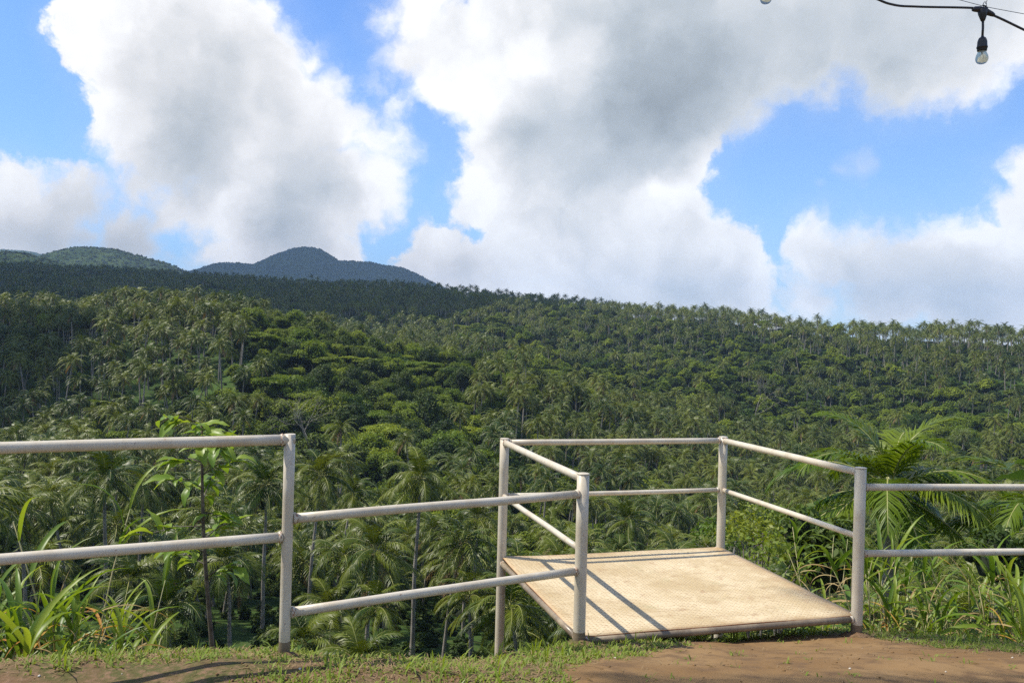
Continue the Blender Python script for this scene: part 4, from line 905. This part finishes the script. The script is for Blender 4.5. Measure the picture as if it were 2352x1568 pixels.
SMALL = [(1420, 6.45, -2.15, 'short bright grass tuft under the platform left half'), (1510, 6.5, -2.12, 'short leafy tuft under the platform middle'), (1600, 6.6, -2.14, 'short grass tuft beside the platform prop'), (1720, 6.75, -2.10, 'short leafy tuft below the deck front edge'),
 (1800, 6.8, -2.08, 'short yellowish tuft right of the deck middle'), (1880, 6.9, -2.05, 'short grass tuft near the right corner of the deck')]
for i, (px, D, zt, lb) in enumerate(SMALL): cane(px, D, zt + .05, lb, 120 + i, 3, 22, .22, .2, small=True)
# ------------------------------------------------------------------ sapling, big-leaved plant, yellow-green shrubs
def oval_leaf(name, r, mat, L, w, K=8, droop=R(50), fold=.18, wave=.03):
    s = np.linspace(0, 1, K); wd = w * np.sin(np.pi * np.clip(s * .93 + .04, 0, 1)) ** .75 * np.interp(s, [0, .4, 1], [.9, 1.1, .6]); ph = R(10) - droop * s; st = L / (K - 1)
    x = np.concatenate([[0], np.cumsum(np.cos(ph[:-1])) * st]); z = np.concatenate([[0], np.cumsum(np.sin(ph[:-1])) * st]); V = []
    for k in range(K):
        for q in (-1, -.55, 0, .55, 1):
            V.append((x[k] - math.sin(ph[k]) * abs(q) * wd[k] * fold, q * wd[k] / 2, z[k] + math.cos(ph[k]) * abs(q) * wd[k] * fold + wave * L * abs(q) * math.sin(k * 2.3 + q * 2)))
    Q = [(5 * k + i, 5 * k + i + 1, 5 * k + i + 6, 5 * k + i + 5) for k in range(K - 1) for i in range(4)]
    return mesh_np(name, V, [np.array(Q)], [mat], None, True)
M_BIG = foliage('glossy_broad_leaf', (.07, .16, .03), (.15, .25, .05), None, .3, .45, .5, 3.0)
M_SAP = foliage('sapling_leaf', (.15, .26, .03), (.28, .38, .05), None, .4, .45, .45, 3.0)
M_SAPT = bark('sapling_bark', (.045, .036, .026), (.14, .12, .09), 12, .9)
OL = [oval_leaf('leaf', br, M_SAP, .25, .095, droop=R(30 + 20 * i)) for i in range(4)] + [oval_leaf('leaf', br, M_SAP, .2, .085, droop=R(70))]
def sapling():
    f = at(488, 1500, 6.0); t = at(462, 992, 6.0); x, y = f.x, f.y; g = G(x, y); rnd = random.Random(9)
    rt = thing('sapling', 'slender brown-stemmed sapling with drooping oval leaves behind the left railing', 'sapling', (x, y, g)); H = t.z - g; dx = t.x - f.x
    P = [np.array([dx * max(0, (s - .35) / .65) + .015 * math.sin(7 * s), .02 * math.sin(5 * s), (H + .16) * s - .1]) for s in np.linspace(0, 1, 12)]
    mb = MB(); mb.tube(P, np.linspace(.024, .008, 12), 10); obj('trunk', mb.mesh('sapling_trunk', [M_SAPT], True), rt)
    spots = []
    for i in range(13):
        s = .60 + .40 * i / 12; k = s * 11; j = min(10, int(k)); p = P[j] + (P[j + 1] - P[j]) * (k - j); az = i * 2.4 + rnd.gauss(0, .3); L = rnd.uniform(.16, .42) * (1.15 - .5 * (s - .6) / .4)
        e = p + np.array([math.cos(az) * L, math.sin(az) * L, rnd.uniform(-.05, .12)]); m = (p + e) / 2 + np.array([0, 0, .03]); mb = MB(); mb.tube([p, m, e], [.006, .004, .0025], 5, 0, False)
        obj('branch', mb.mesh('branch', [M_SAPT], True), rt)
        for q in range(7): spots.append((p + (e - p) * (.2 + .8 * q / 6), az + rnd.gauss(0, .9)))
    for q in range(13): spots.append((P[-1] + np.array([0, 0, -.016 * q]), q * 2.4))
    for p, az in spots: obj('leaf', rnd.choice(OL), rt, p, (rnd.gauss(0, .25), rnd.gauss(-.1, .3), az), rnd.uniform(.45, .95))
sapling()
def big_leaf_plant():
    x, y = 3.35, 5.0; g = G(x, y); rt = thing('broad_leafed_plant', 'glossy plant with large oval green leaves reaching in at the right edge', 'plant', (x, y, g)); rnd = random.Random(4)
    P = [np.array([.0, .0, -.05]), np.array([-.02, 0, .5]), np.array([.0, .02, 1.0]), np.array([-.02, 0, 1.28])]; mb = MB(); mb.tube(P, [.022, .018, .014, .008], 8); obj('stem', mb.mesh('plant_stem', [M_STEM], True), rt)
    Ls = [oval_leaf('leaf', br, M_BIG, .40, .20, K=10, droop=R(35 + 15 * i), fold=.12) for i in range(3)]
    tg = [(2300, 1075, 4.85, .95), (2318, 1160, 5.0, .8), (2322, 1190, 4.9, .7), (2335, 1110, 5.1, .8)]
    for i, (px, py, D, s) in enumerate(tg):
        tip = at(px, py, D); p0 = Vector((x, y, g)) + Vector(P[min(3, 2 + i % 2)]); v = tip - p0; az = math.atan2(v.y, v.x); ln = math.hypot(v.x, v.y); st = Vector((x, y, g + float(P[2][2]))) ; q = Vector((v.x * .25, v.y * .25, tip.z - g))
        b = Vector((x + v.x * .18 - x, y + v.y * .18 - y, tip.z - g + .01)); mb = MB(); mb.tube([(P[2][0], P[2][1], float(P[2][2]) - .15 * i), (b.x * .6, b.y * .6, b.z - .06), tuple(b)], [.007, .006, .005], 6); obj('stem', mb.mesh('leaf_stalk', [M_STEM], True), rt)
        obj('leaf', Ls[i % 3], rt, b, (rnd.gauss(.5, .1), -.1, az), s)
    for i in range(7): obj('leaf', Ls[i % 3], rt, P[2 + i % 2] * 1.0, (rnd.gauss(0, .2), rnd.gauss(-.2, .2), rnd.uniform(-1.7, 1.7)), rnd.uniform(.6, .95))
big_leaf_plant()
SHR = [tree_mesh('crown', 600 + i, rad=.75, lobes=17, n=26, size=.06, mats=[M_YELLOW, M_CORE], core=False) for i in range(3)]
def shrub(px, py, D, s, label, me, mats=None):
    t = at(px, py, D); g = G(t.x, t.y); rt = thing('leafy_shrub', label, 'shrub', (t.x, t.y, g)); H = t.z - g; r = np.random.default_rng(int(px)); mb = MB()
    mb.tube([(0, 0, -.1), (.03, .02, H * .5), (0, 0, H)], [.03, .022, .012], 6, 0, False)
    for i in range(7):
        a = i * .9; mb.tube([(0, 0, H * .75), (math.cos(a) * .25 * s, math.sin(a) * .25 * s, H), (math.cos(a) * .5 * s, math.sin(a) * .5 * s, H + .3 * s * r.uniform(0, 1))], [.012, .008, .004], 4, 0, False)
    obj('stem', mb.mesh('shrub_stems', [M_BARK], True), rt); obj('crown', me, rt, (0, 0, H), (0, 0, r.uniform(0, 6)), s)
shrub(1722, 1262, 11.5, .72, 'yellow-green leafy shrub behind the platform right rails', SHR[0])
shrub(1640, 1262, 12.5, .62, 'smaller yellow-green shrub beside the platform far right post', SHR[1])
shrub(1790, 1325, 10.5, .78, 'yellow-green shrub close behind the platform right edge', SHR[2])
shrub(1752, 1222, 13.0, .62, 'topmost yellow-green shrub reaching up to the platform middle rail', SHR[1])
MIDG = [tree_mesh('crown', 620 + i, rad=.8, lobes=9, n=180, size=.07, mats=[M_BUSH, M_CORE], core=True) for i in range(2)]
shrub(2170, 1270, 13.0, 1.2, 'green bush below the large palm right of its trunk', MIDG[0]) if False else None; shrub(1900, 1290, 12.0, 1.0, 'green bush between the yellow-green shrubs and the near right post', MIDG[1]); shrub(2290, 1290, 14.0, .8, 'green bush near the right edge behind the cane grass', MIDG[1])
# ------------------------------------------------------------------ the large palm near the platform (fronds seen leaflet by leaflet)
def big_palm(px, py, D, L, label, seed, nf=17, foot=None, first=R(87), spread=R(106), leaf=None):
    t = at(px, py, D); fx, fy = (t.x, t.y) if foot is None else foot; g = G(fx, fy); H = t.z - g; r = np.random.default_rng(seed)
    rt = thing('coconut_palm', label, 'palm tree', (fx, fy, g)); off = Vector((t.x - fx, t.y - fy, H)); s = np.linspace(0, 1, 14)
    P = np.stack([off.x * s ** 1.5, off.y * s ** 1.5, H * s * 1.02 - .2], 1); rad = .15 * np.interp(s, [0, .08, .2, 1], [1.7, 1.2, 1, .75]) * (1 + .04 * np.sin(np.arange(14) * 2.1))
    mb = MB(); mb.tube(P, rad, 12, 0, False); obj('trunk', mb.mesh('palm_trunk_near', [M_PTRUNK], True), rt)
    cr = obj('crown', None, rt, off)
    for i in range(nf):
        q = i / (nf - 1); el = first - spread * q ** .9 + r.normal(0, .06); be = R(38) + R(70) * math.sin(math.pi * min(1, .2 + q * .9))
        me = frond_mesh('frond', r, leaf or M_PALM_NEAR, 6, .030, L=L * (.85 + .2 * math.sin(math.pi * q)), elev=el, bend=be, n=60, w=.062, droop=.2 + .5 * q, K=14, twist=r.normal(0, .05))
        obj('frond', me, cr, (0, 0, 0), (r.normal(0, .05), r.normal(0, .05), i * 2.39996 + r.normal(0, .12)))
    # fibrous crownshaft
    mb = MB(); mb.tube([(0, 0, -.5), (0, 0, -.1), (0, 0, .35)], [.13, .19, .08], 9, 0); obj('heart', mb.mesh('palm_heart', [M_RACHIS], True), cr)
    return rt
big_palm(2045, 1128, 18.0, 2.75, 'large close coconut palm with upright spear leaves above the right railing', 31, 19)
big_palm(2420, 1215, 17.0, 2.8, 'close coconut palm whose fronds reach in at the right edge', 32, 14)
# a tall palm standing left of the camera, out of the picture, whose fronds shade the path and the deck
big_palm(0, 0, 3.1, 3.7, 'tall coconut palm beside the terrace with fronds above the path', 33, 20, None) if False else None
def shade_palm():
    fx, fy = -4.3, 1.6; top = Vector((-2.9, 4.75, 11.6)); g = G(fx, fy); r = np.random.default_rng(5)
    rt = thing('coconut_palm', 'tall coconut palm left of the terrace whose fronds shade the path', 'palm tree', (fx, fy, g)); off = top - Vector((fx, fy, g)); s = np.linspace(0, 1, 14)
    mb = MB(); mb.tube(np.stack([off.x * s ** 1.5, off.y * s ** 1.5, off.z * s], 1), .14 * np.interp(s, [0, .1, 1], [1.6, 1.1, .8]), 12, 0, False); obj('trunk', mb.mesh('palm_trunk_near', [M_PTRUNK], True), rt)
    cr = obj('crown', None, rt, off)
    for i in range(13):
        q = i / 12; me = frond_mesh('frond', r, M_PALM_NEAR, 6, .03, L=3.7, elev=R(75) - R(95) * q, bend=R(50) + R(40) * q, n=60, w=.05, droop=.3 + .6 * q, K=12); obj('frond', me, cr, (0, 0, 0), (0, 0, i * 2.39996 + .4))
shade_palm()
# ------------------------------------------------------------------ turf, weeds and litter on the terrace edge
M_TURF = foliage('short_grass', (.12, .19, .022), (.25, .31, .05), None, .6, .35, .3, 4.0); M_DRY = foliage('dry_grass', (.26, .18, .09), (.38, .28, .15), None, .8, .25, .2, 3.0, tcol=(1, .8, .6))
def turf():
    N = 60000; x = rng.uniform(-5.5, 6.5, N); y = rng.uniform(3.0, 6.9, N); e = edge_y(x); t = e - y
    left = np.clip((-.75 - x) / .6, 0, 1); d = .95 * np.clip(1 - (t - .10) / .18, 0, 1) * left + (1 - left) * 1.0
    d *= .35 + 1.3 * np.clip(vnoise(x * 2.3, y * 2.3, 1) + .1, 0, 1)
    pth = in_path(x, y); pin = in_path(x, y + .16) & in_path(x - .12, y + .03); d = np.where(pth, np.where(pin, .012, .30 * vnoise(x * 5, y * 5, 2)), d)
    d = np.where(t < -.55, 0, d); d *= np.where((y < 3.4), .5, 1)
    k = rng.random(N) < d * .62; x, y = x[k], y[k]; n = len(x); z = ground_z(x, y); left = left[k]
    def tufts(sel, per, lo, hi, w, mat, name, label, flat):
        xs = np.repeat(x[sel], per); ys = np.repeat(y[sel], per); zs = np.repeat(z[sel], per); m = len(xs)
        xs = xs + rng.normal(0, .022, m); ys = ys + rng.normal(0, .022, m); zs = ground_z(xs, ys) - .004
        az = rng.uniform(0, 6.3, m); L = rng.uniform(lo, hi, m); el = rng.uniform(R(10), R(75), m) * flat; W = w * rng.uniform(.7, 1.4, m)
        D = np.stack([np.cos(az) * np.cos(el), np.sin(az) * np.cos(el), np.sin(el)], 1); S = np.stack([-np.sin(az), np.cos(az), 0 * az], 1) * W[:, None]
        B = np.stack([xs, ys, zs], 1); M = B + D * (L * .55)[:, None]; D2 = D.copy(); D2[:, 2] -= .55; E = M + D2 * (L * .5)[:, None]
        V = np.stack([B - S * .6, B + S * .6, M + S, M - S, E], 1).reshape(-1, 3); i = np.arange(m)[:, None] * 5
        obj(name, mesh_np(name, V, [i + np.array([[3, 2, 4]]), i + np.array([[0, 1, 2, 3]])], [mat]), kind='stuff', label=label)
    q = rng.random(n); g = q > .42
    tufts(g, 6, .022, .062, .0036, M_TURF, 'grass', 'short green grass along the edge of the terrace', 1.0)
    tufts(~g, 7, .025, .07, .0024, M_DRY, 'dry_grass', 'dry straw-coloured grass among the green turf', .45)
    e2 = q > .982
    tufts(e2, 5, .08, .17, .0045, M_CANE, 'long_grass', 'longer grass blades standing on the brow', 1.15)
turf()
def litter():
    mb = MB(); m = 900; x = rng.uniform(-4, 5, m); y = rng.uniform(3.3, 6.1, m); k = y < edge_y(x) - .02; x, y = x[k], y[k]; z = ground_z(x, y)
    for a, b, c in zip(x, y, z):
        az = rng.uniform(0, 6.3); L = rng.uniform(.01, .05) * (1 if rng.random() < .85 else 2.2); d = np.array([math.cos(az), math.sin(az), 0]) * L; p = np.array([a, b, c + .003]); mb.tube([p, p + d * .5 + (0, 0, .003), p + d], .0011, 3, 0, False)
    lf = MB(); r = np.random.default_rng(8)
    for _ in range(90):
        a, b = r.uniform(-3, 4.5), r.uniform(3.5, 6.1)
        if b > edge_y(a): continue
        az = r.uniform(0, 6.3); L = r.uniform(.02, .05); W = L * .22; c = np.array([a, b, G(a, b) + .006]); u = np.array([math.cos(az), math.sin(az), r.uniform(-.1, .2)]) * L; v = np.array([-math.sin(az), math.cos(az), 0]) * W
        lf.add([c - u, c + v + (0, 0, .006), c + u, c - v + (0, 0, .006), c], [(0, 4, 1), (1, 4, 2), (2, 4, 3), (3, 4, 0)])
    obj('leaf_litter', lf.mesh('leaf_litter', [M_DEADFROND]), kind='stuff', label='fallen brown leaves on the bare earth')
    obj('dry_twigs', mb.mesh('dry_twigs', [M_DRY]), kind='stuff', label='scattered straws and twigs on the bare earth')
    mb = MB(); r = np.random.default_rng(3)
    for _ in range(420):
        a, b = r.uniform(-4, 5), r.uniform(3.3, 6.0)
        if b > edge_y(a): continue
        s = r.uniform(.003, .011); c = np.array([a, b, G(a, b) + s * .3]); o = np.array([(1, 0, 0), (-1, 0, 0), (0, 1, 0), (0, -1, 0), (0, 0, .7), (0, 0, -.7)]) * s * r.uniform(.7, 1.2, (6, 1))
        mb.add(c + o, [(0, 2, 4), (2, 1, 4), (1, 3, 4), (3, 0, 4), (2, 0, 5), (1, 2, 5), (3, 1, 5), (0, 3, 5)], None, int(r.random() < .12))
    obj('pebbles', mb.mesh('pebbles', [M_PATH, bark('pale_stone', (.5, .46, .38), (.62, .58, .5), 30)]), kind='stuff', label='small clods and pale pebbles on the bare earth')
litter()
# ------------------------------------------------------------------ string light
def black():
    m, T, b = new_mat('black_rubber'); ge = T.n.new('ShaderNodeNewGeometry'); n = T.noise(ge.outputs['Position'], 40, 3, .6)
    T.put(b.inputs['Base Color'], T.mix(n, (.010, .010, .013), (.025, .025, .03))); b.inputs['Roughness'].default_value = .45; return m
def glass():
    m, T, b = new_mat('bulb_glass'); b.inputs['Transmission Weight'].default_value = .72; b.inputs['Roughness'].default_value = .12; b.inputs['IOR'].default_value = 1.06
    ge = T.n.new('ShaderNodeNewGeometry'); n = T.noise(ge.outputs['Position'], 50, 3, .6); T.put(b.inputs['Base Color'], T.mix(n, (.80, .78, .62), (.66, .64, .48))); return m
M_BLACK = black(); M_GLASS = glass(); M_FIL = bark('filament', (.35, .32, .25), (.5, .45, .3), 20, .4)
def spline(P, n=14):
    P = np.array([list(p) for p in P]); K = len(P); out = []
    for i in range(K - 1):
        p0 = P[max(i - 1, 0)]; p1 = P[i]; p2 = P[i + 1]; p3 = P[min(i + 2, K - 1)]
        for t in np.linspace(0, 1, n, endpoint=(i == K - 2)): out.append(.5 * ((2 * p1) + (-p0 + p2) * t + (2 * p0 - 5 * p1 + 4 * p2 - p3) * t * t + (-p0 + 3 * p1 - 3 * p2 + p3) * t ** 3))
    return np.array(out)
def string_lights():
    D = 2.95; j1 = at(2258, 26, D); j0 = at(1762, -110, D + .05)
    rt = thing('string_light', 'black string light cable with hanging clear bulbs in the upper right corner', 'string lights', tuple(j1)); o = Vector(j1)
    def rel(p): return [p[i] - o[i] for i in range(3)]
    pts = [at(-500, -620, D + .4), at(600, -330, D + .2), j0, at(1990, -12, D), at(2050, 11, D), at(2110, 16, D), at(2235, 19, D), j1, at(2300, 44, D), at(2352, 69, D), at(2480, 130, D), at(3300, 260, D - .2)]
    mb = MB(); mb.tube(spline([rel(p) for p in pts]), .0042, 8); obj('cable', mb.mesh('cable', [M_BLACK], True), rt)
    mb = MB(); w = [at(-500, -900, D + .5), at(1500, -190, D + .06), at(2195, -2, D + .05), at(2262, 13, D + .05), at(2360, 34, D + .05), at(3300, 200, D)]; mb.tube(spline([rel(p) for p in w]), .0011, 5); obj('support_wire', mb.mesh('support_wire', [M_BLACK], True), rt)
    for k, j in enumerate((j1, j0)):
        p = Vector(rel(j)); sc2 = 1.0
        mb = MB(); mb.tube([(-.038, 0, .004), (-.03, 0, .006), (-.012, 0, .006), (.012, 0, -.002), (.032, 0, -.010), (.040, 0, -.014)], [.0062, .0095, .011, .011, .0085, .006], 10)
        mb.tube([(-.002, 0, .008), (-.001, 0, -.012), (0, 0, -.030), (0, 0, -.036)], [.018, .015, .009, .006], 10)
        tj = obj('tee_joint', mb.mesh('tee_joint', [M_BLACK], True), rt, p)
        t = np.linspace(-2.6, 2.6, 14); mb = MB(); mb.tube(np.stack([.006 * np.sin(t) + .006, 0 * t, .022 + .011 * np.cos(t)], 1), .0012, 5); mb.tube([(.008, 0, .026), (.014, 0, .04)], .0011, 5); obj('cable_tie', mb.mesh('cable_tie', [M_BLACK], True), rt, p)
        mb = MB(); mb.tube([(0, 0, -.03), (.001, 0, -.06), (0, 0, -.092)], .0042, 8); obj('drop_cord', mb.mesh('drop_cord', [M_BLACK], True), rt, p)
        q = p + Vector((0, 0, -.092)); z = np.array([.006, 0, -.004, -.010, -.020, -.036, -.040, -.041, -.046, -.0465, -.056, -.060]); rr = np.array([.005, .006, .012, .0155, .0185, .0195, .0195, .0212, .0212, .0195, .0190, .017])
        mb = MB(); mb.tube(np.stack([0 * z, 0 * z, z], 1), rr, 20); so = obj('lamp_socket', mb.mesh('lamp_socket', [M_BLACK], True), rt, q, scale=.86)
        z = np.array([-.055, -.060, -.068, -.078, -.088, -.097, -.104, -.109, -.112, -.1135]); rr = np.array([.013, .0145, .0185, .0225, .0243, .0235, .0205, .0155, .009, .002]); mb = MB(); mb.tube(np.stack([0 * z, 0 * z, z], 1), rr, 24, 0, False)
        bu = obj('bulb', mb.mesh('bulb', [M_GLASS], True), rt, q, scale=.86)
        mb = MB(); mb.tube([(0, 0, -.055), (0, 0, -.075)], [.004, .002], 6); mb.tube([(-.004, 0, -.075), (-.008, 0, -.09), (0, 0, -.084), (.008, 0, -.09), (.004, 0, -.075)], .0007, 4); obj('filament', mb.mesh('filament', [M_FIL], True), bu)
string_lights()
